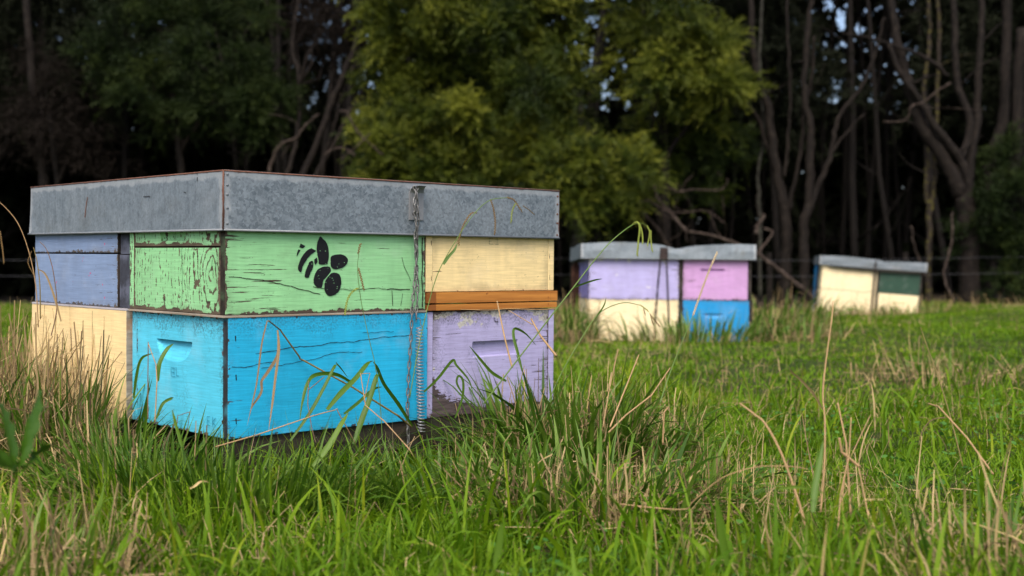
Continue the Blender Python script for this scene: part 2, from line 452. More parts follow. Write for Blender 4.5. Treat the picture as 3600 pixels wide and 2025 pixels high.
tag(grid_mesh('deep_undergrowth', V, F, m_folfar, np.repeat(rs.rand(n), 4)), kind='stuff')
# unseen leaf roof and sides, added to keep daylight out of the wood
n = 60000
x = rs.uniform(-26, 26, n); y = rs.uniform(15.2, 30, n); z = 6.2 + (y - 15) * .16 + rs.uniform(-1, 1.6, n) + vnoise(x, y, 2.5, 9) * 1.5
side = rs.rand(n) < .25
x = np.where(side, np.sign(x) * rs.uniform(15, 24, n), x); z = np.where(side, rs.uniform(0, 8, n), z)
V, F = leaf_quads(np.stack([x, y, z], 1), .22)
tag(grid_mesh('added_shade_canopy', V, F, m_folfar, np.repeat(rs.rand(n), 4)), kind='stuff')

# ------------------------------------------------------------------ hive building
FR = {  # frame of a face: (u, v, depth inward) -> local point of the box
    'R': lambda ox, oy, oz: (lambda u, v, d: (ox + u, oy + d, oz + v)),
    'L': lambda ox, oy, oz: (lambda u, v, d: (ox + d, oy + u, oz + v)),
    'B': lambda ox, oy, oz: (lambda u, v, d: (ox + u, oy - d, oz + v)),
    'E': lambda ox, oy, oz: (lambda u, v, d: (ox - d, oy + u, oz + v)),
    'T': lambda ox, oy, oz: (lambda u, v, d: (ox + u, oy + v, oz - d)),
}
FLIP = {'R': False, 'L': True, 'B': True, 'E': False, 'T': False}


def board(parent, name, face, org, W, H, th, mats, depth=None, us=None, vs=None, bevel=.0012, warp=0.0):
    """a plank: front sheet with optional relief, edges, back"""
    f = FR[face](*org); fl = FLIP[face]
    us = sorted(set([0, W] + list(us or []))); vs = sorted(set([0, H] + list(vs or [])))
    if depth is None and warp:
        us = list(np.linspace(0, W, 9)); vs = list(np.linspace(0, H, 5))
    nu, nv = len(us), len(vs); m = MB(); w1 = random.random() * 9
    def dd(u, v):
        r = depth(u, v) if depth else 0.0
        return r + (warp * math.sin(u * 7 + w1) * math.cos(v * 5 + w1) if warp else 0)
    front = [[f(u, v, dd(u, v)) for v in vs] for u in us]
    back = [[f(u, v, th) for v in vs] for u in us]
    V = [p for r in front for p in r] + [p for r in back for p in r]; N = nu * nv
    m.v = V
    def add(q, uv, mi):
        if fl: q = q[::-1]; uv = uv[::-1]
        m.f.append(tuple(q)); m.uv.append(uv); m.mi.append(mi)
    for i in range(nu - 1):
        for j in range(nv - 1):
            q = [i * nv + j, (i + 1) * nv + j, (i + 1) * nv + j + 1, i * nv + j + 1]
            uv = [(us[i], vs[j]), (us[i + 1], vs[j]), (us[i + 1], vs[j + 1]), (us[i], vs[j + 1])]
            add(q, uv, 0)
    b = [N, N + (nu - 1) * nv, N + nu * nv - 1, N + nv - 1]
    ring = [i * nv for i in range(nu)] + [(nu - 1) * nv + j for j in range(1, nv)] + [i * nv + nv - 1 for i in range(nu - 2, -1, -1)] + [j for j in range(nv - 2, 0, -1)]
    add([N + k for k in reversed(ring)], [(0, 0)] * len(ring), 1)
    for a, c in zip(ring, ring[1:] + ring[:1]):
        (ua_, va_), (uc_, vc_) = (us[a // nv], vs[a % nv]), (us[c // nv], vs[c % nv])
        if abs(ua_ - uc_) < 1e-9: q4 = [(.10, vc_), (.10, va_), (.10 + th, va_), (.10 + th, vc_)]
        else: q4 = [(uc_, .10), (ua_, .10), (ua_, .10 + th), (uc_, .10 + th)]
        add([c, a, N + a, N + c], q4, 1)
    return m.build(name, mats, parent, bevel=bevel)


def moon(u0, u1, v1, hgt, D=.014):
    c, hw = (u0 + u1) / 2, (u1 - u0) / 2
    def fn(u, v):
        s = abs(u - c) / hw
        if s >= 1 or v > v1: return 0.0
        vb = v1 - hgt * math.sqrt(max(0, 1 - s ** 2.6))
        return D * (v - vb) / max(v1 - vb, 1e-4) if v > vb else 0.0
    us = list(np.linspace(u0 - .002, u1 + .002, 37)); vs = list(np.linspace(v1 - hgt - .003, v1, 24)) + [v1 + .0004]
    return dict(depth=fn, us=us, vs=vs)


def slot(u0, u1, v0, v1, D=.012, e=.0012):
    def fn(u, v): return D if (u0 + e * .5 < u < u1 - e * .5 and v0 + e * .5 < v < v1 - e * .5) else 0.0
    return dict(depth=fn, us=[u0, u0 + e, u1 - e, u1], vs=[v0, v0 + e, v1 - e, v1])


def hive_box(name, label, M, org, dx, dy, H, mR, mL, mats_end=None, hold_R=None, hold_L=None, grp=None, plankL=None, warp=.0004):
    """a bottomless box of four boards standing at org; the long pair shows its end grain"""
    t = thing(name, label, 'beehive box', M @ Matrix.Translation(org), grp)
    T = .019; me_ = mats_end or m_end
    if dx >= dy:
        board(t, 'long_board', 'R', (0, 0, 0), dx, H, T, [mR, me_], warp=warp, **(hold_R or {}))
        board(t, 'long_board', 'B', (0, dy, 0), dx, H, T, [mR, mL])
        def endb(x, face):
            y0, w = T + .0004, dy - 2 * T - .0008
            if face == 'L' and plankL:
                board(t, 'upper_plank', 'L', (x, y0, plankL), w, H - plankL, T, [mL, m_dark])
                board(t, 'lower_plank', 'L', (x, y0, 0), w, plankL - .0028, T, [mL, m_dark], warp=warp)
            else:
                board(t, 'end_board', face, (x, y0, 0), w, H, T, [mL, m_dark], **((hold_L or {}) if face == 'L' else {}))
        endb(.0008, 'L'); endb(dx - .0008, 'E')
    else:
        board(t, 'long_board', 'L', (0, 0, 0), dy, H, T, [mL, me_], warp=warp, **(hold_L or {}))
        board(t, 'long_board', 'E', (dx, 0, 0), dy, H, T, [mL, me_])
        x0, w = T + .0004, dx - 2 * T - .0008
        board(t, 'end_board', 'R', (x0, .0008, 0), w, H, T, [mR, m_dark], warp=0 if hold_R else warp, **(hold_R or {}))
        board(t, 'end_board', 'B', (x0, dy - .0008, 0), w, H, T, [mR, m_dark])
    return t


def decal(parent, name, face, polys, mat_, off=.0006):
    """flat paint shapes lying on a face, polys given as local (u, z)"""
    m = MB()
    for pl in polys:
        P = [((u, -off, z) if face == 'R' else (-off, u, z)) for u, z in pl]
        a = sum(P[i][0 if face == 'R' else 1] * P[(i + 1) % len(P)][2] - P[(i + 1) % len(P)][0 if face == 'R' else 1] * P[i][2] for i in range(len(P)))
        if (a < 0) == (face == 'R'): P = P[::-1]
        m.face(P)
    return m.build(name, mat_, parent)


def decals(parent, name, face, groups, mat_, off=.0006):
    for g in groups: decal(parent, name, face, g, mat_, off)


def stroke(pts, w):
    """a thin ragged line as polygons"""
    out = []
    for (a, b), (c, d) in zip(pts, pts[1:]):
        L = math.hypot(c - a, d - b) or 1; nx_, ny_ = -(d - b) / L, (c - a) / L
        w0 = w * random.uniform(.6, 1.2) / 2; w1 = w * random.uniform(.6, 1.2) / 2
        out.append([(a + nx_ * w0, b + ny_ * w0), (a - nx_ * w0, b - ny_ * w0), (c - nx_ * w1, d - ny_ * w1), (c + nx_ * w1, d + ny_ * w1)])
    return out


def crackline(px, face, w=.0012, off3=(0, 0, 0), jit=.0012):
    """pixel polyline -> finely subdivided wandering line in the box's own (u, z)"""
    P = [on_face(a, b, face, M1, 0.0) for a, b in px]
    du = off3[0] if face == 'R' else off3[1]; Q = []
    for (a, b), (c, d) in zip(P, P[1:]):
        k = max(2, int(math.hypot(c - a, d - b) / .008))
        for i in range(k): s = i / k; Q.append((a + (c - a) * s - du, b + (d - b) * s - off3[2] + random.uniform(-jit, jit)))
    Q.append((P[-1][0] - du, P[-1][1] - off3[2]))
    return stroke(Q, w)


def poly_px(px, face, off3):
    du = off3[0] if face == 'R' else off3[1]
    return [(u - du, z - off3[2]) for u, z in (on_face(a, b, face, M1, 0.0) for a, b in px)]


L_, S_, HB = .508, .406, .240
# ---- first stack
ZU = .2455
oA, oBl = (0, 0, ZU), (.005, -.003, 0)
# pallet under the stack
pal = thing('pallet', 'dark rotting timber pallet under the stack with the bee stencil', 'pallet', M1)
m_pal = oldwood('rotting_pallet_timber', (.05, .040, .030), (.03, .032, .02), seed=12, sc=(5, 60, 1))
for yy in (.004, .43, .86):
    MB().box((.01, yy, -.062), (.93, yy + .045, -.001)).build('bearer', m_pal, pal, bevel=.003)
for k in range(6):
    MB().box((.012 + k * .157, .0, -.084), (.012 + k * .157 + .09, .92, -.063)).build('deck_board', m_pal, pal, bevel=.002)

boxA = hive_box('hive_box', 'mint green wooden hive box with a black bee stencil', M1, oA, L_, S_, HB,
    paint('mint_green_long_side', GREEN, L_, HB, wear=.50, grain=.60, edge=1.0, dirt=.28, seed=1),
    paint('mint_green_knotty_end', GREEN, S_ - .038, .19, wear=.90, grain=.62, edge=1.0, dirt=.32, seed=2, swirl=1, wood=(.06, .045, .03), fleck=30, bottom=.05),
    mats_end=oldwood('mint_scuffed_joint', (.034, .025, .020), (.05, .075, .04), seed=15, sc=(60, 30, 1)), plankL=None, hold_L=None)
# the knotty end is two planks with a handhold under the lid
for ch in list(boxA.children):
    if ch.name.startswith('end_board') and abs(min(v.co.x for v in ch.data.vertices)) < .01:
        mk = ch.data.materials[0]; bpy.data.objects.remove(ch)
zs = on_face(600, 866, 'L')[1] - ZU
ua, _ = on_face(651, 830, 'L'); ub, zb_ = on_face(562, 848, 'L')
y0 = .0194; wE = S_ - .0388
board(boxA, 'upper_plank', 'L', (.0008, y0, zs), wE, HB - zs, .019, [mk, m_dark], **slot(ua - y0, ub - y0, zb_ - ZU - zs, zb_ - ZU - zs + .02, .006))
board(boxA, 'lower_plank', 'L', (.0008, y0, 0), wE, zs - .0028, .019, [mk, m_dark], warp=.0006)

boxC = thing('hive_box', 'slate blue hive box flecked with pink, beside the mint green one', 'beehive box', M1 @ Matrix.Translation((0, .4085, ZU)))
mg = paint('slate_blue_side', GREY, .46, .17, wear=.42, grain=.36, edge=.85, dirt=.25, seed=5, spots=(.42, .10, .22), wood=(.06, .05, .04))
zg = on_face(250, 888, 'L')[1] - ZU
yj = .056
board(boxC, 'upper_plank', 'L', (0, yj, zg), L_ - yj, HB - zg, .019, [mg, m_end])
board(boxC, 'lower_plank', 'L', (0, yj, 0), L_ - yj, zg - .003, .019, [mg, m_end], warp=.0005)
for k, (a, b) in enumerate([(0, .118), (.120, .170), (.172, .24)]):
    MB().box((.004 + .002 * (k % 2), .002, a), (.022, yj - .003, b)).build('finger_joint', m_joint, boxC, bevel=.002)
board(boxC, 'long_board', 'E', (S_, 0, 0), L_, HB, .019, [mg, m_end])
board(boxC, 'end_board', 'B', (.0225, L_, 0), S_ - .045, HB, .019, [mg, m_end])

boxB_org = (.5105, .001, .2855)
boxB = hive_box('hive_box', 'smooth cream hive box marked E1, resting on the orange timber rims', M1, boxB_org, S_, L_, .205,
    paint('cream_end', CREAM, S_ - .038, .205, wear=.30, grain=.0, edge=.45, dirt=.35, seed=8, wood=(.16, .09, .05)),
    paint('cream_side', CREAM, L_, .205, wear=.2, grain=.1, edge=.4, dirt=.25, seed=9))
mC = paint('cream_post', CREAM, .3, .205, wear=.2, grain=0, edge=.1, dirt=.1, seed=10)
for ch in boxB.children:
    if ch.name.startswith('long_board'): ch.data.materials[1] = mC

# orange timber rims between purple and cream
t_or = NT('honey_stained_timber'); pu = t_or.uv()
gg = t_or.noise(t_or.map(pu, scale=(3, 60, 1)), 1, 5, .6)
cc = t_or.mix(t_or.step(gg, .3, .7), (.30, .105, .018), (.56, .235, .045))
cc = t_or.mix(t_or.step(t_or.noise(pu, 70, 4, .6), .66, .70), cc, (.16, .04, .01)); t_or.bump(gg, .3, .001)
m_or = t_or.fin(cc, .5, spec=.4)
m_or2 = flat('dark_orange_joint', (.22, .075, .016), .6)
for (z0, z1, lab, nm, dx_) in [(.2435, .2570, 'lower thin orange timber rim lying directly on the purple box', 'timber_spacer', .002), (.2600, .2845, 'upper thicker orange timber rim directly beneath the cream box', 'timber_spacer', .004)]:
    r = thing(nm, lab, 'timber spacer', M1 @ Matrix.Translation((.5105, 0, z0)))
    h = z1 - z0; w = S_ + dx_
    MB().box((.026, -.004, 0), (w - .020, .014, h)).build('front_rail', m_or, r, bevel=.0012)
    MB().box((.0, -.0042, .0003), (.0255, .5, h - .0003)).build('side_rail', m_or2, r, bevel=.0012)
    MB().box((w - .0195, -.0042, .0003), (w + .004, .5, h - .0003)).build('side_rail', m_or, r, bevel=.0012)
    MB().box((.026, .48, 0), (w - .020, .5, h)).build('back_rail', m_or, r)
mt = thing('hive_mat', 'thin pale hive mat squeezed between the blue and mint boxes', 'hive mat', M1 @ Matrix.Translation((0, 0, .2405)))
MB().box((-.004, -.005, 0), (.509, .404, .0042)).build('mat_sheet', m_strip, mt, bevel=.001)
mt = thing('hive_mat', 'thin pale hive mat squeezed between the yellow and slate blue boxes', 'hive mat', M1 @ Matrix.Translation((0, .4085, .2405)))
MB().box((-.007, 0, 0), (.404, .512, .0038)).build('mat_sheet', flat('grey_mat', (.40, .38, .40), .6), mt, bevel=.001)

# bottom layer
ux0, vz0 = on_face(665, 1204, 'L'); ux1, _ = on_face(544, 1200, 'L'); _, vz1 = on_face(605, 1272, 'L')
yo = .019
boxE = hive_box('hive_box', 'weathered cyan hive box at the front corner with a half moon handhold', M1, oBl, L_, S_, HB,
    paint('cyan_long_side', BLUE, L_, HB, wear=.16, grain=.26, edge=.75, dirt=.06, seed=20, wood=(.03, .035, .04), soot=.40),
    paint('cyan_end', BLUE2, S_ - .038, HB, wear=.34, grain=.16, edge=.8, dirt=.06, seed=21, wood=(.05, .035, .03), soot=.60),
    hold_L=moon(ux0 - yo + .003, ux1 - yo + .003, vz0, vz0 - vz1))
mb = oldwood('cyan_scuffed_end_grain', (.035, .04, .045), (.04, .16, .21), seed=22, sc=(60, 14, 1))
for ch in boxE.children:
    if ch.name.startswith('long_board') and min(v.co.y for v in ch.data.vertices) < .01: ch.data.materials[1] = mb
boxF = hive_box('hive_box', 'pale yellow hive box behind the dry grass, left of the cyan one', M1, (-.006, .4095, 0), S_, L_ + .006, HB,
    paint('yellow_end', YEL, S_, HB, seed=24), paint('yellow_side', YEL, L_ + .006, HB, wear=.08, grain=0, edge=.3, dirt=.10, seed=25, wood=(.3, .25, .2)))
for ch in boxF.children:
    if ch.name.startswith('long_board'): ch.data.materials[1] = m_strip
oG = (.5135, .002, 0)
hu0, hv1 = on_face(1664, 1202, 'R'); hu1, hv0 = on_face(1822, 1246, 'R')
boxG = hive_box('hive_box', 'peeling lilac hive box with rotten bottom edge and slot handhold', M1, oG, S_, L_, HB,
    paint('lilac_peeling_end', PURP, S_ - .038, HB, wear=.34, grain=.42, edge=.75, dirt=.45, seed=31, primer=(.50, .48, .43), bottom=.10, wood=(.050, .038, .038), soot=.55, rot_=.40),
    paint('lilac_side', PURP, L_, HB, wear=.3, grain=.3, edge=.6, dirt=.3, seed=32),
    hold_R=slot(hu0 - oG[0] - .019, hu1 - oG[0] - .019, hv0, hv1, .011))
mp = paint('lilac_peeling_post', PURP, .3, HB, wear=.5, grain=.3, edge=.25, dirt=.3, seed=33, bottom=.2)
for ch in boxG.children:
    if ch.name.startswith('long_board'): ch.data.materials[1] = mp

# marks on the first stack
bee = {
 'head': [(1125, 831), (1134, 839), (1146, 852), (1153, 868), (1155, 885), (1155, 905), (1151, 925), (1149, 928), (1122, 929), (1119, 915), (1115, 897), (1112, 880), (1113, 862), (1117, 846)],
 'wing': [(1162, 904), (1172, 897), (1190, 894), (1208, 897), (1220, 907), (1222, 917), (1215, 932), (1200, 942), (1176, 947), (1163, 937), (1161, 920)],
 'wing2': [(1123, 943), (1140, 937), (1157, 938), (1162, 950), (1155, 965), (1142, 979), (1136, 986), (1132, 1005), (1126, 1012), (1113, 1009), (1103, 998), (1101, 984), (1105, 968), (1113, 951)],
 'wing3': [(1165, 960), (1178, 958), (1190, 963), (1197, 976), (1199, 992), (1196, 1010), (1190, 1024), (1178, 1035), (1163, 1040), (1150, 1038), (1141, 1024), (1139, 1006), (1142, 990), (1150, 973)],
 'stripe1': [(1094, 873), (1109, 881), (1108, 884), (1095, 893), (1083, 905), (1073, 920), (1063, 938), (1057, 957), (1046, 944), (1050, 926), (1057, 909), (1067, 893), (1080, 880)],
 'stripe2': [(1085, 922), (1098, 917), (1101, 930), (1098, 945), (1091, 958), (1086, 972), (1084, 976), (1070, 973), (1072, 958), (1077, 943), (1083, 930)],
 'tail': [(1056, 856), (1073, 865), (1064, 873), (1051, 869)],
 'tail2': [(1048, 877), (1056, 879), (1050, 888), (1042, 903), (1043, 889)],
 'bit': [(1104, 912), (1113, 905), (1116, 920), (1108, 931), (1104, 924)],
}


def smooth_poly(P, k=3):
    n_ = len(P); out = []
    for i in range(n_):
        p0, p1, p2, p3 = (np.array(P[(i + j) % n_], float) for j in (-1, 0, 1, 2))
        for s in range(k):
            t_ = s / k
            out.append(tuple(.5 * ((2 * p1) + (-p0 + p2) * t_ + (2 * p0 - 5 * p1 + 4 * p2 - p3) * t_ ** 2 + (-p0 + 3 * p1 - 3 * p2 + p3) * t_ ** 3) + rs.normal(0, .35, 2)))
    return out


for kname, P in bee.items():
    pl = [poly_px(smooth_poly(P) if len(P) > 6 else P, 'R', oA)]
    d = decal(boxA, 'bee_stencil', 'R', pl, m_black, .0011)
scr = []
for _ in range(26):     # chips in the stencil, down to the green paint
    k = random.choice(['head', 'wing', 'wing2', 'wing3', 'stripe2']); P = np.array(bee[k]); c = P.mean(0) + rs.normal(0, 1, 2) * P.std(0) * .75
    s = random.uniform(.8, 2.4); a = random.uniform(0, 6)
    scr.append([(c[0] + s * math.cos(a + b), c[1] + s * .6 * math.sin(a + b)) for b in (0, 1.6, 3.2, 4.6)])
m_chip = flat('stencil_chip', GREEN, .6)
decals(boxA, 'paint_chip', 'R', [[poly_px(p, 'R', oA)] for p in scr] + [stroke(poly_px([(1136, 1000), (1141, 985), (1152, 970), (1163, 957)], 'R', oA), .0016)], m_chip, .0017)
cr = [crackline([(803, 973), (880, 980), (950, 990), (1010, 1004), (1060, 1018), (1125, 1034)], 'R', .0016, oA)] + [crackline([(1100, 1008), (1160, 1016), (1250, 1019), (1330, 1014), (1405, 1017)], 'R', .0013, oA)] + [crackline([(1360, 1016), (1440, 1018)], 'R', .0022, oA)]
cr += [crackline([(1412, 905), (1420, 935), (1432, 960), (1443, 988)], 'R', .0012, oA)] + [crackline([(1377, 1022), (1380, 1075)], 'R', .0018, oA)] + [crackline([(1415, 1030), (1408, 1075)], 'R', .0012, oA)]
cr += [crackline([(1484, 835), (1483, 880), (1485, 930), (1482, 980), (1486, 1030), (1484, 1080)], 'R', .0032, oA, jit=.002)]
decals(boxA, 'crack', 'R', cr, m_crack, .0009)
cl = [crackline([(638, 870), (642, 960), (641, 1040), (636, 1085)], 'L', .0010, oA)] + [crackline([(749, 905), (744, 940)], 'L', .0013, oA, .0002)]
cl += [crackline([(762, 903), (756, 925), (765, 925)], 'L', .0011, oA, .0002)] + [crackline([(760, 918), (757, 948)], 'L', .0012, oA, .0002)]
decals(boxA, 'pencil_mark', 'L', cl, m_crack, .0009)
ce = [crackline([(895, 1243), (960, 1233), (1040, 1219), (1100, 1217), (1160, 1205), (1240, 1201), (1340, 1185), (1440, 1178)], 'R', .0014, oBl)] + [crackline([(812, 1290), (870, 1290), (915, 1275), (960, 1273)], 'R', .0012, oBl)]
ce += [crackline([(915, 1294), (1000, 1280), (1100, 1262), (1175, 1240), (1270, 1237)], 'R', .0011, oBl)] + [crackline([(1270, 1170), (1380, 1165)], 'R', .0008, oBl)]
for (a, b) in [(824, 1190), (826, 1327), (826, 1480)]: ce += [crackline([(a, b - 10), (a + 1, b + 10)], 'R', .0026, oBl, .0003)]
decals(boxE, 'crack', 'R', ce, flat('blue_box_crack', (.006, .02, .03), .95), .0009)
m_bd = flat('stamped_dent', (.02, .22, .33), .7)
cm = []
for q_ in ([(608, 1295), (595, 1293), (595, 1308), (606, 1310)], [(595, 1308), (596, 1322), (609, 1324)], [(613, 1290), (614, 1322)], [(606, 1298), (606, 1318)], [(613, 1322), (622, 1322)],
           [(732, 1465), (722, 1464), (722, 1494), (732, 1496)], [(722, 1480), (730, 1481)], [(741, 1466), (741, 1500)], [(752, 1470), (741, 1484), (752, 1500)]): cm += crackline(q_, 'L', .0016, oBl, .0002)
decal(boxE, 'stamped_mark', 'L', cm, m_bd, .0012)
cb = []
for q_ in ([(1733, 837), (1720, 837), (1720, 858), (1734, 859)], [(1720, 848), (1728, 848)], [(1745, 837), (1750, 837)], [(1748, 837), (1748, 859)], [(1741, 859), (1753, 859)]): cb += crackline(q_, 'R', .0009, boxB_org, .0002)
decal(boxB, 'stamped_mark', 'R', cb, flat('faded_stamp', (.20, .19, .10), .8), .0012)
cs = []
for (a, b) in [(1516, 854), (1516, 977), (1931, 900), (1932, 975)]: cs += [crackline([(a, b - 8), (a + 1, b + 9)], 'R', .0016, boxB_org, .0002)]
decals(boxB, 'staple', 'R', cs, flat('rusty_staple', (.06, .035, .025), .7), .0012)
cg = crackline([(1739, 1116), (1738, 1123), (1744, 1131), (1752, 1131)], 'R', .0020, oG, .0002) + crackline([(1750, 1118), (1751, 1143)], 'R', .0012, oG, .0002)
decal(boxG, 'painted_number', 'R', cg, m_crack, .0012)
# ---- lid of the first stack
def rivets(parent, pts, axis, mat_, r=.0028):
    base = None
    for p in pts:
        if base is None:
            m = MB(); m.tube([(0, 0, 0), (0, -.0010, 0), (0, -.0016, 0)], [r, r * .9, r * .45], 8); base = m.mesh('rivet', mat_, True)
        o = bpy.data.objects.new('rivet', base); col.objects.link(o); o.parent = parent
        o.matrix_local = Matrix.Translation(p) @ (Matrix.Rotation(0 if axis == 'R' else -math.pi / 2, 4, 'Z'))


lid = thing('metal_cover', 'deep flat galvanised lid over the stack with the bee stencil', 'hive cover', M1)
ox, LX, LY, ZT, ZB = -.0105, .9323, .9287, .5299, .4135
gR = galv('spangled_zinc_right', LX, ZT - ZB, 1.0, 1.15, 1, .12); gL = galv('streaked_zinc_left', LY, ZT - ZB, 1.0, .5, 2, .3, streak=.3)
gT = galv('zinc_top', LX, LY, 1.1, .6, 3, .5)
hR = ZT - ZB
board(lid, 'side_sheet', 'R', (ox, ox, ZB), LX, hR, .0012, [gR, m_rust], bevel=0, warp=.0006)
flare = lambda u, v: -.005 * max(0, (u - LY + .05) / .05) * (1 - v / hR) ** 2
board(lid, 'side_sheet', 'L', (ox - .0003, ox + .0014, ZB), LY - .0028, hR, .0012, [gL, m_rust], bevel=0, depth=flare, us=list(np.linspace(LY - .06, LY, 6)[:-1]), vs=list(np.linspace(0, hR, 8)))
board(lid, 'side_sheet', 'E', (ox + LX + .0003, ox + .0014, ZB), LY - .0028, hR, .0012, [gL, m_rust], bevel=0)
board(lid, 'side_sheet', 'B', (ox, ox + LY, ZB), LX, hR, .0012, [gR, m_rust], bevel=0)
board(lid, 'top_sheet', 'T', (ox - .001, ox - .001, ZT + .0014), LX + .002, LY + .002, .0012, [gT, m_rust], bevel=.0005)
MB().tube([(ox - .0005, ox - .0005, ZT - .0005), (ox + LX, ox - .0005, ZT - .0005)], .0013, 6).tube([(ox - .0005, ox, ZT - .0005), (ox - .0005, ox + LY, ZT - .0005)], .0013, 6).tube([(ox - .0008, ox - .0008, ZB + .001), (ox - .0008, ox - .0008, ZT)], .0016, 6).build('rusty_seam', m_rust, lid, smooth=True)
MB().tube([(ox, ox - .0006, ZB), (ox + LX, ox - .0006, ZB)], .0024, 8).tube([(ox - .0006, ox, ZB), (ox - .0006, ox + LY - .05, ZB), (ox - .002, ox + LY - .025, ZB), (ox - .006, ox + LY, ZB)], .0024, 8).build('rolled_hem', m_hem, lid, smooth=True)
pts = [on_face(790, y_, 'R') for y_ in (613, 651, 684, 731, 786)]
rivets(lid, [(ox + .0085, ox - .0005, p[1]) for p in pts], 'R', m_hem)
pts = [on_face(1962, y_, 'R') for y_ in (692, 720, 754, 786, 827)]
rivets(lid, [(ox + LX - .007, ox - .0005, p[1]) for p in pts], 'R', m_rust)
sc_ = [on_face(325, 693, 'L'), on_face(320, 720, 'L'), on_face(315, 765, 'L')]
decal(lid, 'rust_scratch', 'L', stroke([(a, b) for a, b in sc_], .0045), m_rust, -ox + .0012)
dk = []
for px_ in ([(522, 692), (545, 691)], [(664, 676), (672, 679)], [(711, 608), (712, 616)], [(712, 624), (711, 638)]): dk += [stroke([on_face(a, b, 'L') for a, b in px_], .0028)]
decals(lid, 'dent_mark', 'L', dk, flat('dark_dent', (.04, .045, .05), .6), -ox + .0012)
# bracket with bent tongue
bu0, bz0 = on_face(1426, 773, 'R'); bu1, bz1 = on_face(1476, 690, 'R')
m = MB(); prof = [(0, bz0), (0, bz1 + .006), (.003, bz1 + .014), (.010, bz1 + .019), (.022, bz1 + .021)]
wid = [0, 0, .001, .004, .010]
for k in range(4):
    (d0, z0), (d1, z1) = prof[k], prof[k + 1]; y_ = ox - .003
    for off in (0, .003):
        P = [(bu0 + wid[k], y_ - d0 + off, z0), (bu1 - wid[k], y_ - d0 + off, z0), (bu1 - wid[k + 1], y_ - d1 + off, z1 - (0 if off == 0 else .0)), (bu0 + wid[k + 1], y_ - d1 + off, z1)]
        m.face(P if off == 0 else P[::-1], [(q_[0], q_[2]) for q_ in P])
    for s_ in (0, 1):
        a0 = bu0 + wid[k] if s_ == 0 else bu1 - wid[k]; a1 = bu0 + wid[k + 1] if s_ == 0 else bu1 - wid[k + 1]
        P = [(a0, y_ - d0, z0), (a0, y_ - d0 + .003, z0), (a1, y_ - d1 + .003, z1), (a1, y_ - d1, z1)]; m.face(P if s_ else P[::-1])
br = m.build('bracket', galv('bracket_zinc', .05, 9, .85, .3, 9, .5, 0.3), lid)
hx_, hz_ = on_face(1442, 753, 'R')
MB().tube([(hx_, ox - .0032, hz_), (hx_, ox - .0036, hz_)], [.0045, .0045], 10).build('bolt_hole', m_crack, br)


# ---- chain: two strands of single links through the bracket
def link_mesh(name, mat_, L=.0200, W=.0088, r=.0016, n=12, k=5):
    m = MB(); pts = []
    for i in range(n):
        a = 2 * math.pi * i / n; s_ = (L - W) / 2 if math.cos(a) >= 0 else -(L - W) / 2
        pts.append(((W / 2 - r) * math.sin(a), 0, (W / 2 - r) * math.cos(a) + s_))
    P = pts + pts[:1]; base = 0
    for i, p in enumerate(pts):
        a, b = Vector(pts[i - 1]), Vector(pts[(i + 1) % n]); t_ = (b - a).normalized(); nn = t_.cross(Vector((0, 1, 0)))
        for j in range(k):
            th = 2 * math.pi * j / k; m.v.append(tuple(Vector(p) + nn * (r * math.cos(th)) + Vector((0, 1, 0)) * (r * math.sin(th))))
    for i in range(n):
        for j in range(k):
            m.f.append((i * k + j, i * k + (j + 1) % k, ((i + 1) % n) * k + (j + 1) % k, ((i + 1) % n) * k + j)); m.uv.append([(0, 0)] * 4); m.mi.append(0)
    return m.mesh(name, mat_, True)


def resample(P, step):
    P = [Vector(p) for p in P]; out = [P[0].copy()]; cur = P[0].copy(); i = 1
    while i < len(P):
        d = (P[i] - cur).length
        if d >= step: cur = cur + (P[i] - cur) * (step / d); out.append(cur.copy())
        else: i += 1
    return out


ch_ = thing('chain', 'grey steel link chain hanging doubled from the lid bracket', 'chain', M1)
lk = link_mesh('chain_link', m_chain)
def fp(px, py, d): u, z = on_face(px, py, 'R', off=-d); return (u, -d, z)
sA = [fp(1455, 655, .028), fp(1470, 690, .030), fp(1470, 780, .026), fp(1464, 830, .022), fp(1466, 900, .016), fp(1458, 1000, .014), fp(1448, 1090, .014), fp(1444, 1200, .014), fp(1436, 1330, .013), fp(1432, 1440, .013), fp(1436, 1560, .010), fp(1440, 1600, .010)]
sB = [fp(1470, 655, .026), fp(1457, 680, .030), fp(1454, 740, .030), fp(1464, 800, .026), fp(1458, 860, .020), fp(1464, 930, .017), fp(1468, 1010, .017), fp(1468, 1060, .018), fp(1462, 1110, .018), fp(1464, 1135, .018)]
for si, S in enumerate((sA, sB)):
    Q = resample(S, .0150)
    for i in range(len(Q) - 1):
        c = (Q[i] + Q[i + 1]) / 2; d = (Q[i + 1] - Q[i]).normalized()
        o = bpy.data.objects.new('chain_link', lk); col.objects.link(o); o.parent = ch_
        o.matrix_local = Matrix.Translation(c) @ d.to_track_quat('Z', 'X').to_matrix().to_4x4() @ Matrix.Rotation((math.pi / 2) * (i % 2) + .5 + random.uniform(-.2, .2), 4, 'Z')
spx = [fp(1476, 1150, .016), fp(1474, 1250, .016), fp(1478, 1400, .015), fp(1482, 1520, .014)]
Q = resample(spx, .0006); m = []; 
sp_ = thing('coil_spring', 'thin galvanised coil spring hooked on the end of the chain', 'spring', M1)
tot = len(Q); turns = 33; P = []
hook = [fp(1462, 1133, .018), fp(1464, 1122, .018), fp(1471, 1118, .017), fp(1478, 1124, .016), fp(1478, 1140, .016)]
for k in range(turns * 10):
    f_ = k / (turns * 10); c = Q[min(tot - 1, int(f_ * (tot - 1)))]; a = 2 * math.pi * k / 10
    P.append(c + Vector((.0082 * math.cos(a), .0082 * math.sin(a), 0)))
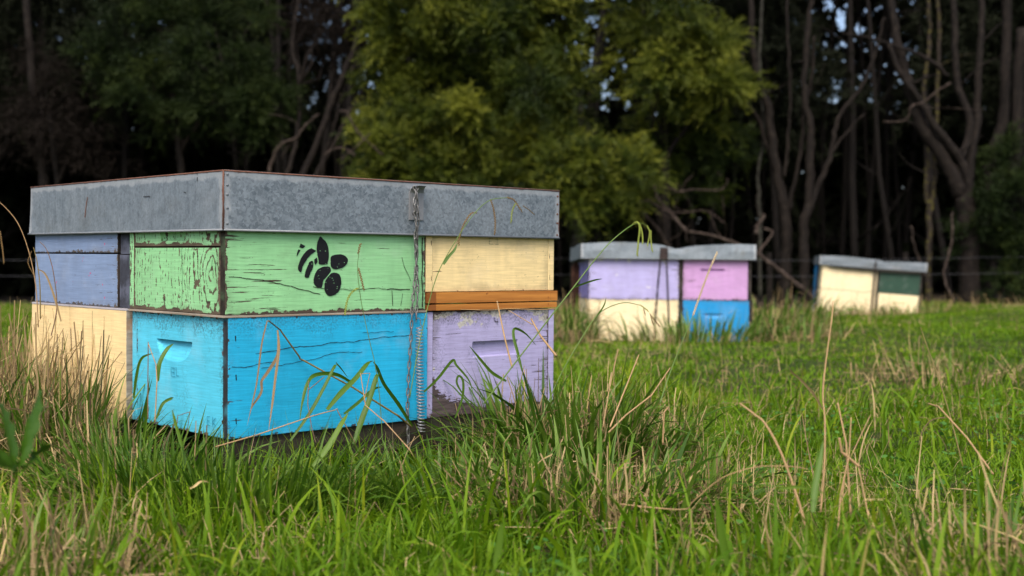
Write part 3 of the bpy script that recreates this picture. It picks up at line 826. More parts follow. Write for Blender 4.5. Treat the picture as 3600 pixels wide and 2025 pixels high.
MB().tube(hook + P[:], .00105, 5).build('spring_coil', m_spring, sp_, smooth=True)


# ---- the two farther stacks
def wavy_lid(name, label, M, zt, zb, o_, L, wave, seed, bright=1.0):
    t = thing(name, label, 'hive cover', M)
    m = MB(); n_ = 28; xs_ = np.linspace(-o_[0], -o_[0] + L, n_ + 1); ys_ = np.linspace(-o_[1], -o_[1] + L, 9)
    Z = [[zt + wave(x_, y_) for y_ in ys_] for x_ in xs_]
    for i in range(n_):
        for j in range(8):
            P = [(xs_[i], ys_[j], Z[i][j]), (xs_[i + 1], ys_[j], Z[i + 1][j]), (xs_[i + 1], ys_[j + 1], Z[i + 1][j + 1]), (xs_[i], ys_[j + 1], Z[i][j + 1])]
            m.face(P, [(p[0] + .1, p[1] + .1) for p in P])
    m.build('top_sheet', galv(name + '_top' + str(seed), 9, 9, bright * 1.15, .4, seed, .35, 0), t)
    gm = galv(name + '_side' + str(seed), L, .5, bright, .6, seed + 1, .75, .5)
    for (yc, nm) in ((0, 'side_sheet'), (8, 'side_sheet')):
        m = MB(); y_ = ys_[yc]; e = -.0015 if yc == 0 else .0015
        for i in range(n_):
            b0 = zb + .006 * math.sin(i * .9 + seed) * .5; b1 = zb + .006 * math.sin((i + 1) * .9 + seed) * .5; mid = -.006 * math.sin(i * .55) * .4; mid2 = -.006 * math.sin((i + 1) * .55) * .4
            zm0, zm1 = (Z[i][yc] + b0) / 2, (Z[i + 1][yc] + b1) / 2
            for (p0, p1, q0, q1, y0_, y1_, y2_, y3_) in ((b0, b1, zm0, zm1, y_ + e, y_ + e, y_ + e + mid, y_ + e + mid2), (zm0, zm1, Z[i][yc], Z[i + 1][yc], y_ + e + mid, y_ + e + mid2, y_, y_)):
                P = [(xs_[i], y0_, p0), (xs_[i + 1], y1_, p1), (xs_[i + 1], y3_, q1), (xs_[i], y2_, q0)]
                m.face(P, [(p[0] + o_[0], p[2] - zb) for p in P])
        m.build(nm, gm, t, smooth=True)
    for xi, s_ in ((0, -1), (n_, 1)):
        m = MB()
        for j in range(8):
            x_ = xs_[xi]; P = [(x_ + s_ * .004, ys_[j], zb - .004), (x_ + s_ * .004, ys_[j + 1], zb), (x_, ys_[j + 1], Z[xi][j + 1]), (x_, ys_[j], Z[xi][j])]
            m.face(P, [(p[1] + o_[1], p[2] - zb) for p in P])
        m.build('end_sheet', gm, t)
    m = MB(); m.tube([(xs_[0] - .001, ys_[0] - .001, zb), (xs_[-1], ys_[0] - .001, zb)], .003, 6); m.build('folded_hem', m_hem, t)
    # timber frame inside the lid
    MB().box((-.008, -.012, zb + .004), (L - o_[0] - .02, .006, zb + .03)).box((-.008, .0065, zb + .004), (.012, L - .06, zb + .03)).build('inner_frame', m_dark, t)
    return t


def chain_mesh(parent, name, P, mat_, step=.024, L=.031, W=.014, r=.0028):
    me = link_mesh('tmp_link', mat_, L, W, r, 8, 4); v0 = np.array([v.co[:] for v in me.vertices]); f0 = [tuple(p.vertices) for p in me.polygons]; bpy.data.meshes.remove(me)
    Q = resample(P, step); m = MB()
    for i in range(len(Q) - 1):
        Mx = Matrix.Translation((Q[i] + Q[i + 1]) / 2) @ (Q[i + 1] - Q[i]).to_track_quat('Z', 'X').to_matrix().to_4x4() @ Matrix.Rotation(math.pi / 2 * (i % 2) + .4, 4, 'Z')
        b = len(m.v); m.v += [tuple(Mx @ Vector(v)) for v in v0]; m.f += [tuple(b + k for k in f) for f in f0]; m.uv += [[(0, 0)] * 4] * len(f0); m.mi += [0] * len(f0)
    return m.build(name, mat_, parent, smooth=True)


pe = lambda nm, c, w, sd, **k: paint(nm, c, w, HB, seed=sd, **{**dict(wear=.42, grain=.34, edge=.8, dirt=.35), **k})
ls = hive_box('hive_box', 'pale lilac hive box above a cream one, under the bent grey lid', M2, (0, 0, .2415), L_, S_, HB, pe('lilac_far', srgb(166, 160, 204), L_, 50, primer=(.6, .58, .56)), pe('lilac_far_end', srgb(150, 138, 200), S_, 51))
pk = hive_box('hive_box', 'pink hive box with a slot handhold above a bright blue one', M2, (.5105, 0, .2415), S_, L_, HB, pe('pink_far', PINK, S_, 52), pe('pink_far_side', PINK, L_, 53), hold_R=slot(.100, .235, .160, .176, .015))
cr2 = hive_box('hive_box', 'cream hive box half in grass beneath the pale lilac one', M2, (-.003, -.003, 0), L_ + .002, S_, HB, pe('cream_far', CREAM2, L_, 54, wear=.25, dirt=.3), pe('cream_far_end', CREAM2, S_, 55, dirt=.6, wear=.4))
bl2 = hive_box('hive_box', 'bright blue hive box half in grass beneath the pink one', M2, (.513, .002, 0), S_ + .006, L_, HB, pe('blue_far', srgb(22, 132, 190), S_, 56, wear=.4, dirt=.35), pe('blue_far_side', BLUE, L_, 57), hold_R=moon(.115, .225, .165, .03, .012))
hive_box('hive_box', 'dull lilac hive box at the back of the stack with the pink box', M2, (0, .4085, .2415), S_, L_, HB, pe('lilac_far_back', srgb(150, 138, 200), S_, 58), pe('lilac_far_back2', srgb(150, 138, 200), L_, 59))
hive_box('hive_box', 'dull cream hive box at the back bottom of the stack with the pink box', M2, (0, .4085, 0), S_, L_, HB, pe('cream_far_back', CREAM2, S_, 60), pe('cream_far_back2', CREAM2, L_, 61))
w2 = lambda x_, y_: .012 * math.exp(-((x_ - .17) / .28) ** 2) + .004 * math.sin(x_ * 9) - .020 * math.exp(-((x_ - .50) / .07) ** 2) + .006 * math.exp(-((x_ - .8) / .2) ** 2) + .003 * math.sin(y_ * 8)
lid2 = wavy_lid('metal_cover', 'buckled pale grey metal lid over the lilac and pink boxes', M2, .5480, .4713, (.048, .0295), .985, w2, 3)
MB().box((.395, -.0355, .470), (.44, -.0325, .535)).build('bracket', m_rchain, lid2)
c2 = thing('chain', 'thin rusty chain hanging in two strands over the pale lilac box', 'chain', M2)
chain_mesh(c2, 'strand', [(.40, -.036, .52), (.398, -.03, .45), (.385, -.016, .3), (.372, -.02, .1), (.37, -.02, .0)], m_rchain)
chain_mesh(c2, 'strand', [(.432, -.036, .52), (.432, -.03, .45), (.443, -.016, .3), (.452, -.02, .1), (.455, -.02, .0)], m_rchain)

pf = dict(wear=.2, dirt=.2, edge=.6)
hive_box('hive_box', 'cream hive box touching the dark green one, in the farthest stack', M3, (.0, 0, .2415), L_, S_, HB, pe('cream3a', CREAM2, L_, 70, **pf), pe('cream3b', CREAM2, S_, 71))
hive_box('hive_box', 'dark green hive box in the farthest stack', M3, (.5125, 0, .2415), S_, L_, HB, pe('dgreen', DGREEN, S_, 72, wear=.1, dirt=.1), pe('dgreen2', DGREEN, L_, 73))
hive_box('hive_box', 'cream hive box at the bottom of the farthest stack, left of the chain', M3, (-.005, -.003, 0), L_ + .004, S_, HB, pe('cream3c', CREAM2, L_, 74, **pf), pe('cream3d', CREAM2, S_, 75))
hive_box('hive_box', 'cream hive box with a slot handhold beneath the dark green one', M3, (.5125, -.003, 0), S_, L_, HB, pe('cream3e', CREAM2, S_, 76, **pf), pe('cream3f', CREAM2, L_, 77), hold_R=slot(.12, .25, .15, .16, .01))
hive_box('hive_box', 'blue hive box showing as a sliver at the farthest stack, upper one', M3, (-.022, .4085, .2415), S_ + .02, L_, HB, pe('blue3a', BLUE, S_, 78), pe('blue3b', srgb(30, 130, 190), L_, 79))
hive_box('hive_box', 'blue hive box showing as a sliver at the farthest stack, lower one', M3, (-.022, .4085, 0), S_ + .02, L_, HB, pe('blue3c', BLUE, S_, 80), pe('blue3d', srgb(30, 130, 190), L_, 81))
w3 = lambda x_, y_: .008 * math.exp(-((x_ - .2) / .25) ** 2) + .003 * math.sin(x_ * 8) - .010 * math.exp(-((x_ - .58) / .06) ** 2)
lid3 = wavy_lid('metal_cover', 'dented grey metal lid on the farthest stack', M3, .550, .470, (.03, .03), .98, w3, 6, .85)
m = MB(); P = [(.06, .452), (.2, .443), (.36, .438), (.6, .440), (.9, .446)]
for (a, b), (c, d) in zip(P, P[1:]): m.face([(a, -.031, b), (c, -.031, d), (c, -.031, .468), (a, -.031, .468)]); m.face([(a, -.031, b), (a, .0, b), (c, .0, d), (c, -.031, d)])
m.build('sagging_batten', m_barkpale, lid3)
c3 = thing('chain', 'dark rusty chain down the middle of the farthest stack', 'chain', M3)
chain_mesh(c3, 'strand', [(.477, -.036, .535), (.475, -.034, .46), (.480, -.016, .36), (.478, -.014, .1), (.476, -.016, -.02)], m_rchain, r=.0036)
chain_mesh(c3, 'strand', [(.490, -.037, .535), (.488, -.035, .46), (.490, -.017, .36), (.486, -.016, .1), (.488, -.018, -.02)], m_rchain, r=.0036)

# brown board standing behind the lilac stack, and the wire fence
b = MB(); b.box((-.028, -.012, 0), (.028, .012, .38)); b.face([(-.028, -.012, .38), (.028, -.012, .38), (0, -.012, .43)]); b.face([(.028, .012, .38), (-.028, .012, .38), (0, .012, .43)]); b.face([(-.028, -.012, .38), (0, -.012, .43), (0, .012, .43), (-.028, .012, .38)]); b.face([(.028, .012, .38), (0, .012, .43), (0, -.012, .43), (.028, -.012, .38)])
o = b.build('wooden_stake', oldwood('brown_stake', (.075, .035, .022), seed=90), M=Matrix.Translation(at(2025, 1090, 7.9) - Vector((0, 0, .12))) @ Matrix.Rotation(.2, 4, 'Z')); tag(o, 'reddish brown pointed stake beside the pale lilac stack', 'stake')
fen = thing('wire_fence', 'thin wire fence along the edge of the dark wood', 'fence')
m_wire = flat('dull_wire', (.10, .10, .11), .5, .5)
for (z0, nm) in ((.55, 'wire'), (.38, 'wire')):
    P = [(x_, 13.35, z0 + .015 * math.cos(x_ * 1.1)) for x_ in np.linspace(-9, 9, 60)]
    MB().tube(P, .0022, 4).build('wire', m_wire, fen)
for px_ in (2700, 3180, 900, -300):
    p = at(px_, 1000, 13.4); MB().tube([(p.x, 13.4, -.1), (p.x + .02, 13.4, .35), (p.x + .01, 13.4, .62)], [.035, .033, .03], 8, wob=.15).build('post', m_bark, fen)


# ------------------------------------------------------------------ trees
def catmull(P, k=5):
    P = [Vector(p) for p in P]; out = []
    for i in range(len(P) - 1):
        p0, p1, p2, p3 = P[max(i - 1, 0)], P[i], P[i + 1], P[min(i + 2, len(P) - 1)]
        for s in range(k):
            t_ = s / k; out.append(.5 * ((2 * p1) + (-p0 + p2) * t_ + (2 * p0 - 5 * p1 + 4 * p2 - p3) * t_ ** 2 + (-p0 + 3 * p1 - 3 * p2 + p3) * t_ ** 3))
    out.append(P[-1]); return out


def stem(m, px, Y, w0, w1, dz=0.0, twigs=0, k=5, wig=.012):
    """one stem through pixel points at distance Y (metres), widths in photo pixels"""
    P = [at(a, b, Y + dz * i / len(px)) for i, (a, b) in enumerate(px)]; Q = catmull(P, k); n_ = len(Q)
    Q = [q + Vector((random.uniform(-wig, wig), random.uniform(-wig, wig), 0)) for q in Q]
    R = [max(.004, (w0 + (w1 - w0) * i / (n_ - 1)) * Y / FPX / 2) for i in range(n_)]
    m.tube(Q, R, 8 if w0 > 14 else 5, wob=.22)
    for _ in range(twigs):
        i = random.randrange(n_ // 3, n_); a = random.uniform(-1.2, 1.2); l = random.uniform(.2, .8)
        d = Vector((math.sin(a), random.uniform(-.6, .3), random.uniform(-.1, .9))).normalized(); p = Q[i]; T = [p]
        for s in range(4): d = (d + Vector((random.uniform(-.4, .4), random.uniform(-.3, .3), random.uniform(-.3, .4)))).normalized(); p = p + d * l / 4; T.append(p)
        m.tube(T, [R[i] * .35, R[i] * .3, R[i] * .22, .004, .003], 4)


def sprays(clumps, per=150, leaf=20, L=(.13, .30), seed=0, lsize=.048, up=.35, droop=0.0, tone=0.0):
    """feathery sprigs: each clump (x, y, z, r) throws sprigs outwards, each sprig a double row of needle leaves"""
    r = np.random.RandomState(seed); Vs, Ts = [], []
    C = np.array(clumps, float)
    for (cx, cy, cz, cr) in C:
        n_ = int(per * .7 * (cr / .4) ** 2); m_ = 11
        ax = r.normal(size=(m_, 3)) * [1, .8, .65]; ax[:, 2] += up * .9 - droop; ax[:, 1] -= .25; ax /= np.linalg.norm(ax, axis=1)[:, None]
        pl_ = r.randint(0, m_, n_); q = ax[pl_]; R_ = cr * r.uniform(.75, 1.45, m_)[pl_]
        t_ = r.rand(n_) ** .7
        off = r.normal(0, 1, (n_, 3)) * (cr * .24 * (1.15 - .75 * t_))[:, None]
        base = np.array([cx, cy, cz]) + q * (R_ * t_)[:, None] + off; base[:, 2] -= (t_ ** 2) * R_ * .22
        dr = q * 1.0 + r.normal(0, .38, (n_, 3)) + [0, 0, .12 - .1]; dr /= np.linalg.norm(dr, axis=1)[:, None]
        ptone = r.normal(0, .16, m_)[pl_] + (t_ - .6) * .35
        l = r.uniform(*L, n_)
        s = np.linspace(.1, 1, leaf)[None, :] + r.uniform(-.04, .04, (n_, leaf))
        bend = np.zeros((n_, leaf, 3)); bend[..., 2] = -(s ** 2) * .25 * l[:, None]
        P = base[:, None] + dr[:, None] * (s * l[:, None])[..., None] + bend
        side = r.normal(size=(n_, leaf, 3)); side -= (side * dr[:, None]).sum(-1, keepdims=True) * dr[:, None]; side /= np.linalg.norm(side, axis=-1, keepdims=True)
        ld = dr[:, None] * .75 + side * .8; ll = lsize * r.uniform(.7, 1.3, (n_, leaf, 1)); wv = np.cross(ld, r.normal(size=(n_, leaf, 3))); wv /= np.linalg.norm(wv, axis=-1, keepdims=True)
        ww = ll * .105
        V = np.stack([P - wv * ww, P + wv * ww, P + ld * ll], 2).reshape(-1, 3); Vs.append(V)
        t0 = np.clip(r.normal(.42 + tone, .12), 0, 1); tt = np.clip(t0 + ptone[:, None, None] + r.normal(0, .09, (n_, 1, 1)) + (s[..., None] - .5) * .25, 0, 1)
        Ts.append(np.broadcast_to(tt, (n_, leaf, 3)).reshape(-1))
    V = np.concatenate(Vs); return V, np.arange(len(V)).reshape(-1, 3), np.concatenate(Ts)


def tree(name, label, stems, Y, crown=None, mat_=None, cmat=None, group=None, seed=1, per=150, **kw):
    """stems: (pixel polyline, w0, w1, dz, twigs); crown: list of (px, py, radius px, Y)"""
    t = thing(name, label, 'tree', None, group)
    mt_ = mat_ or m_bark; m = MB()
    for (px, w0, w1, dz, tw) in stems: stem(m, px, Y, w0, w1, dz, tw)
    if stems:
        p = at(*stems[0][0][0], Y); t.location = (p.x, p.y, 0); o = m.build('trunk', mt_, t, smooth=True, M=Matrix.Translation((-p.x, -p.y, 0)))
    if crown:
        cl = []; q0 = t.location
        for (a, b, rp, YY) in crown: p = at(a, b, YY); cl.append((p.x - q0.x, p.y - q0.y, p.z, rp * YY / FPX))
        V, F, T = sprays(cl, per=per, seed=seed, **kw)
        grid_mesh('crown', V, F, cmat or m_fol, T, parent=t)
        # limbs that carry the clumps
        m = MB(); hub = [Vector(at(*s[0][min(len(s[0]) - 1, 2)], Y)) - q0 for s in stems] or [Vector((0, 0, 2))]
        for c in cl:
            c3 = Vector(c[:3]); h = min(hub, key=lambda q_: (q_ - c3).length); h = Vector((h.x, h.y, min(h.z, c3.z - .2)))
            mid = (h + c3) / 2 + Vector((random.uniform(-.12, .12), random.uniform(-.1, .1), -.12)); m.tube([h, mid, c3], [.02, .013, .005], 5)
        m.build('limb', mt_, t, smooth=True)['kind'] = 'stuff'
    return t


D = 1.3975
def cl(pts, Y, r=(62, 88), jy=.45, seed=0):
    r_ = random.Random(seed); return [(a * D, b * D, r_.uniform(*r) * (p[0] if p else 1), Y + r_.uniform(-jy, jy)) for (a, b, *p) in pts]


# the big green tree in the middle
cen = [(1000, 20), (1090, 0), (1200, 10), (1320, 20), (1410, 30, .8), (1000, 70), (1110, 60), (1250, 70), (1370, 110), (1040, 140), (1150, 150), (1300, 150), (1420, 120, .6), (1430, 185, .7), (985, 200), (1100, 215), (1210, 225), (1340, 225), (1455, 240, .6), (985, 290), (1070, 300), (1180, 300), (1290, 300), (1400, 300), (1462, 285, .6), (965, 370), (1040, 375), (1130, 385), (1230, 380), (1330, 370), (1400, 345, .8), (1000, 430), (1090, 440), (1180, 450), (1280, 440), (1360, 430), (960, 440, .7), (1060, -60), (1200, -70), (1340, -60), (950, -40), (1400, -50), (1250, 500), (1330, 490)]
tree('kanuka_tree', 'broad yellow-green feathery tree right behind the big metal lid', [([(1750, 1080), (1745, 850), (1750, 600), (1735, 350), (1760, 50)], 60, 34, .2, 0), ([(1750, 700), (1620, 480), (1520, 250)], 30, 14, .1, 0), ([(1745, 620), (1880, 420), (1960, 200)], 30, 14, .1, 0)], 14.2,
     crown=cl(cen, 13.7, (72, 104)), seed=11, per=900, tone=.02)
low_ = [(1420, 385, .8), (1490, 375, .7), (1550, 380, .8), (1460, 420), (1540, 420), (1595, 440), (1500, 460), (1570, 490, .8), (1450, 480), (1520, 520, .8), (1440, 530, .7), (1400, 430), (1380, 500, .8)]
tree('kanuka_tree', 'low bright olive bush bulging between the big tree and the dead branches', [([(2090, 1080), (2100, 850), (2110, 640)], 26, 12, 0, 0), ([(2095, 900), (2040, 740), (2020, 620)], 16, 8, 0, 0)], 13.6,
     crown=cl(low_, 13.2, (60, 84), .3, 2), seed=12, per=950, tone=.10)
rt = [(1560, 20, .6), (1620, 0), (1700, 30), (1590, 80, .7), (1650, 80), (1740, 100), (1605, 140, .7), (1690, 150), (1770, 150), (1600, 200, .6), (1660, 210, .8), (1740, 210), (1820, 215), (1780, 190), (1700, 260), (1750, 270), (1820, 255, .7), (1855, 215, .6), (1600, -50), (1720, -50), (1790, 110, .8)]
tree('kanuka_tree', 'yellow-green tree with a bright hanging tuft, right of the sky gap', [([(2330, 1080), (2335, 850), (2338, 520), (2345, 300), (2380, 40)], 40, 22, .2, 2), ([(2338, 560), (2440, 400), (2500, 300)], 20, 8, 0, 0)], 13.9,
     crown=cl(rt, 13.6, (62, 90), .4, 3), seed=13, per=850, tone=.10)
lo2 = [(1650, 350), (1720, 335), (1800, 340), (1860, 365, .7), (1660, 400), (1740, 395), (1830, 400), (1700, 440, .8), (1760, 460, .8), (1745, 500, .6), (1620, 380, .8), (1620, 300, .5)]
tree('kanuka_tree', 'dark green low spreading branches above the tangle of dead wood', [([(2440, 1080), (2430, 800), (2400, 560), (2380, 430)], 30, 14, 0, 2)], 14.6,
     crown=cl(lo2, 14.4, (58, 80), .3, 4), seed=14, per=800, tone=-.22)
lf = [(330, 120), (430, 60), (540, 60), (640, 40), (380, 190), (480, 150), (590, 150), (680, 190), (340, 250), (450, 250), (550, 250), (640, 250), (700, 240, .8), (520, 310), (610, 310, .8), (420, 320, .7), (300, 60), (250, 130, .8), (350, 0), (500, -20), (660, 330, .6)]
tree('kanuka_tree', 'dim dark green tree over the left half of the big lid', [([(640, 1060), (640, 700), (620, 400), (560, 100)], 34, 18, 0, 2), ([(620, 560), (720, 400), (800, 300)], 18, 8, 0, 1)], 14.8,
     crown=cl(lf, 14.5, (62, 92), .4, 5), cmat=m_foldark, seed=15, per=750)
br_ = [(90, 230), (160, 290), (230, 310), (240, 380, .8), (290, 400, .7), (120, 140), (60, 330), (180, 200, .8)]
tree('dying_tree', 'brown withered tree in the dark at the far left', [([(150, 1060), (160, 700), (120, 350), (90, -40)], 38, 24, 0, 3), ([(150, 800), (240, 560), (330, 430)], 16, 6, 0, 2)], 15.0, crown=cl(br_, 14.9, (60, 84), .3, 6), cmat=m_folbrown, seed=16, per=420, up=-.5, L=(.18, .34))
br2 = [(790, 60), (850, 20), (900, 70), (820, 130, .8), (880, 130, .8), (930, 30), (780, 0), (740, 60, .8)]
tree('dying_tree', 'leaning brown many-stemmed tree above the middle of the big lid', [
    ([(1060, 640), (1120, 480), (1180, 330), (1235, 200), (1290, 60), (1330, -60)], 26, 18, 0, 3), ([(1100, 640), (1180, 500), (1240, 380), (1290, 280), (1315, 100), (1340, -60)], 22, 15, .2, 3),
    ([(1000, 640), (1045, 480), (1052, 300), (1030, 150), (1060, -50)], 18, 12, .3, 2), ([(1130, 640), (1150, 520), (1180, 420), (1200, 330)], 12, 7, 0, 0)], 14.0, crown=cl(br2, 14.6, (56, 80), .3, 7), cmat=m_folbrown, seed=17, per=420, up=-.4, L=(.18, .34))
ho = [(2480, 430, .8), (2540, 400), (2500, 520), (2560, 500), (2470, 600), (2540, 590), (2500, 660, .8), (2560, 680), (2590, 560), (2450, 540, .6), (2520, 720, .7)]
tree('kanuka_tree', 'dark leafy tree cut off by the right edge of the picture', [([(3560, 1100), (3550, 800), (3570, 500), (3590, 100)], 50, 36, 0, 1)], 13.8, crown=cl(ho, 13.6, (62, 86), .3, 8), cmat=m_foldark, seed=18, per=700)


def c3(pts): return [(2300 + .621 * a, .621 * b) for a, b in pts]
tree('multi_stem_tree', 'brown tree of four bare stems fanning out above the right end of the middle lid', [
    (c3([(745, 1720), (748, 1449), (740, 1200), (700, 1000), (670, 800), (640, 600), (590, 450), (560, 250), (540, -60)]), 46, 18, 0, 2),
    (c3([(742, 1180), (690, 1000), (600, 700), (520, 560), (500, 300)]), 20, 10, .2, 1), (c3([(765, 1190), (800, 1000), (840, 800), (850, 600), (890, 450), (900, 200)]), 18, 9, -.2, 1), (c3([(740, 1000), (750, 850), (770, 600), (760, 300), (750, -50)]), 14, 9, .2, 1)], 13.9, seed=21)
tree('multi_stem_tree', 'grey-brown forked tree leaning right between the two farther stacks', [
    (c3([(860, 1720), (850, 1449), (852, 1250), (880, 1120), (882, 900), (880, 700), (850, 550), (860, 300), (900, -60)]), 40, 18, 0, 2),
    (c3([(880, 1190), (930, 1050), (990, 900), (1020, 750), (1060, 640), (1180, 480), (1250, 300), (1300, 100)]), 24, 9, 0, 2), (c3([(990, 880), (1080, 760), (1190, 640)]), 12, 5, 0, 1)], 13.7, seed=22, mat_=m_bark)
tree('slender_tree', 'thin straight trunk left of the fanning stems', [(c3([(600, 1700), (598, 1250), (590, 1000), (622, 750), (600, 400), (610, -60)]), 14, 10, 0, 1)], 14.1, mat_=m_barkpale)
tree('slender_tree', 'pair of slim stems with yellow moss just right of the farthest stack', [
    (c3([(1550, 1760), (1550, 1449), (1556, 1200), (1540, 1050), (1545, 800), (1530, 500), (1560, 200), (1540, -50)]), 24, 12, 0, 1), (c3([(1560, 1220), (1590, 1050), (1592, 850), (1600, 500), (1612, 200), (1600, -60)]), 18, 12, 0, 1)], 13.8, mat_=m_barkmoss)
tree('gnarled_tree', 'thick gnarled trunk leaning up and left at the right side', [
    (c3([(1790, 1790), (1782, 1449), (1772, 1250), (1750, 1130), (1720, 1050), (1640, 900), (1540, 750), (1470, 600), (1420, 400), (1370, 200), (1330, -60)]), 76, 26, 0, 2),
    (c3([(1785, 1330), (1782, 1050), (1730, 900), (1600, 730), (1500, 560), (1400, 430), (1330, 250)]), 38, 16, -.2, 1), (c3([(1775, 1150), (1790, 900), (1830, 700), (1830, 450), (1850, 200), (1850, -60)]), 32, 20, .2, 1),
    (c3([(1740, 900), (1790, 700), (1720, 500), (1700, 200), (1690, -60)]), 30, 20, .1, 1), (c3([(1660, 430), (1560, 340), (1400, 270), (1200, 210), (1060, 190)]), 18, 5, -.3, 1)], 13.6, mat_=m_bark)
tree('slender_tree', 'dark straight trunk near the right edge behind the gnarled tree', [(c3([(1900, 1760), (1905, 1200), (1900, 900), (1970, 700), (1985, 400), (2000, -60)]), 46, 32, 0, 1)], 14.6)
tree('slender_tree', 'pale lichen-covered trunk between the big lid and the lilac stack', [([(2030, 1090), (2032, 900), (2035, 760), (2040, 600), (2030, 300)], 58, 40, 0, 0)], 15.4, mat_=m_barkpale)
def dead(label, lines, Y, name='dead_branch'):
    m = MB()
    for (px, w0, w1, tw) in lines: stem(m, px, Y, w0, w1, random.uniform(-.3, .3), tw, 6, .008)
    o = m.build(name, m_dead, smooth=True); return tag(o, label, 'branch')
c4 = lambda pts: [(2000 + .5047 * a, 500 + .5047 * b) for a, b in pts]
dead('long bare dead branch forking above the pink box lid', [(c4([(1330, 790), (1150, 700), (1000, 650), (820, 610), (720, 500), (620, 390), (595, 300)]), 14, 6, 2), (c4([(800, 610), (700, 490), (540, 400)]), 7, 3, 1), (c4([(815, 615), (820, 700)]), 7, 3, 0)], 12.9)
dead('thin curved dead branch below the dark green foliage', [(c4([(530, 330), (680, 318), (780, 345), (860, 330), (1060, 330), (1110, 250)]), 8, 4, 2)], 13.3)
dead('twisted dead snag standing at the right end of the middle lid', [(c4([(1320, 780), (1350, 730), (1400, 660), (1415, 620), (1350, 600)]), 11, 8, 0), (c4([(1300, 640), (1320, 570), (1360, 520), (1350, 500)]), 15, 7, 1)], 12.8)
dead('fallen limb sloping to the ground between the farther stacks', [(c4([(1310, 770), (1400, 840), (1500, 920), (1600, 1000), (1700, 1080), (1790, 1150)]), 14, 22, 1)], 12.6)
dead('leaning dead bough behind the left of the lilac stack', [(c4([(340, 380), (450, 440), (560, 540), (640, 640), (700, 740)]), 12, 14, 2), (c4([(600, 480), (800, 490), (960, 480), (1080, 560)]), 6, 4, 2), (c4([(980, 480), (1020, 600), (1100, 700)]), 5, 3, 1)], 13.5)
dead('crooked grey dead branch rising above the middle of the big lid', [([(935, 640), (960, 560), (975, 525), (1000, 500), (1040, 485), (1075, 440), (1120, 400)], 15, 6, 1), ([(990, 560), (1010, 520), (1040, 490)], 6, 4, 0)], 13.2)
dead('curled dead branch just left of the big green tree', [([(1195, 392), (1222, 396), (1242, 440), (1270, 480), (1300, 505), (1345, 545)], 9, 6, 0), ([(1140, 545), (1180, 522), (1215, 523), (1250, 548)], 7, 5, 0), ([(1300, 470), (1250, 520), (1200, 560)], 6, 4, 0)], 13.1)
dead('small twig branch reaching left from the gnarled tree', [(c3([(1300, 690), (1420, 680), (1460, 600), (1520, 580), (1610, 510), (1680, 470)]), 5, 7, 1)], 13.2)
dead('thin forked dead stick right of the farthest stack', [(c3([(1455, 1280), (1470, 1380), (1490, 1449), (1530, 1560)]), 7, 9, 0), (c3([(1690, 1200), (1680, 1400), (1640, 1560), (1700, 1720)]), 7, 10, 0)], 13.0)

# saplings and slim trunks deep inside the wood
rr = random.Random(5)
proto = None
spots = [(rr.uniform(-500, 4100), rr.uniform(15.6, 20.5)) for _ in range(80)]
spots = [q_ for q_ in spots if not 2010 < q_[0] < 2250]
protos = []
for k in range(4):
    m = MB()
    for s in range(rr.choice((1, 2, 2))):
        x0 = rr.uniform(-.1, .1); P = [Vector((x0, 0, -.05))]; lean = rr.uniform(-.12, .12)
        for i in range(9): P.append(P[-1] + Vector((lean + rr.uniform(-.06, .06), rr.uniform(-.05, .05), .85)))
        m.tube(P, [.055 - .004 * i for i in range(10)], 6, wob=.2)
        for _ in range(7):
            i = rr.randrange(1, 9); p = P[i]; d = Vector((rr.uniform(-1, 1), rr.uniform(-.6, .6), rr.uniform(.0, .9))).normalized(); T = [p]
            for s_ in range(4): d = (d + Vector((rr.uniform(-.3, .3), rr.uniform(-.3, .3), rr.uniform(-.1, .3)))).normalized(); T.append(T[-1] + d * rr.uniform(.15, .35))
            m.tube(T, [.016, .012, .008, .006, .004], 4)
    protos.append(m.mesh('trunk', m_barkfar, True))
    V, F, T = sprays([(rr.uniform(-.7, .7), rr.uniform(-.4, .4), rr.uniform(2.6, 7), rr.uniform(.45, .75)) for _ in range(12)], per=130, leaf=8, seed=60 + k, lsize=.11)
    protos[-1] = (protos[-1], grid_mesh('crown', V, F, m_folfar, T))
for i, (px_, Y_) in enumerate(spots):
    p = at(px_, 1100, Y_)
    t = thing('slender_tree', 'slim bare dark trunk standing deep inside the unlit wood', 'tree', None, 'slim trunks inside the dark wood')
    t.location = (p.x, Y_, 0); t.rotation_euler = (0, 0, rr.choice((0, math.pi)) + rr.uniform(-.5, .5)); s = rr.uniform(.6, 1.15); t.scale = (s, s, 1)
    tm, co = protos[i % 4]
    o = bpy.data.objects.new('trunk', tm); col.objects.link(o); o.parent = t
    if any(abs(px_ - a) < b * 17 / Y_ for a, b in ((2130, 380), (1110, 200), (1220, 170), (2930, 160), (3130, 130), (400, 60))): continue
    o = bpy.data.objects.new('crown', co.data); col.objects.link(o); o.parent = t
for tm, co in protos: bpy.data.objects.remove(co)


# ------------------------------------------------------------------ grass
def ribbons(P, W, side, tint):
    """P (n, k, 3) centre lines, W (n, k) half widths, side (n, 3)"""
    n_, k = P.shape[:2]
    A = P - side[:, None] * W[..., None]; B = P + side[:, None] * W[..., None]
    V = np.stack([A, B], 2).reshape(-1, 3)
    b = (np.arange(n_) * 2 * k)[:, None] + (np.arange(k - 1) * 2)[None]
    F = np.stack([b, b + 1, b + 3, b + 2], -1).reshape(-1, 4)
    return V, F, np.repeat(tint, 2 * k)


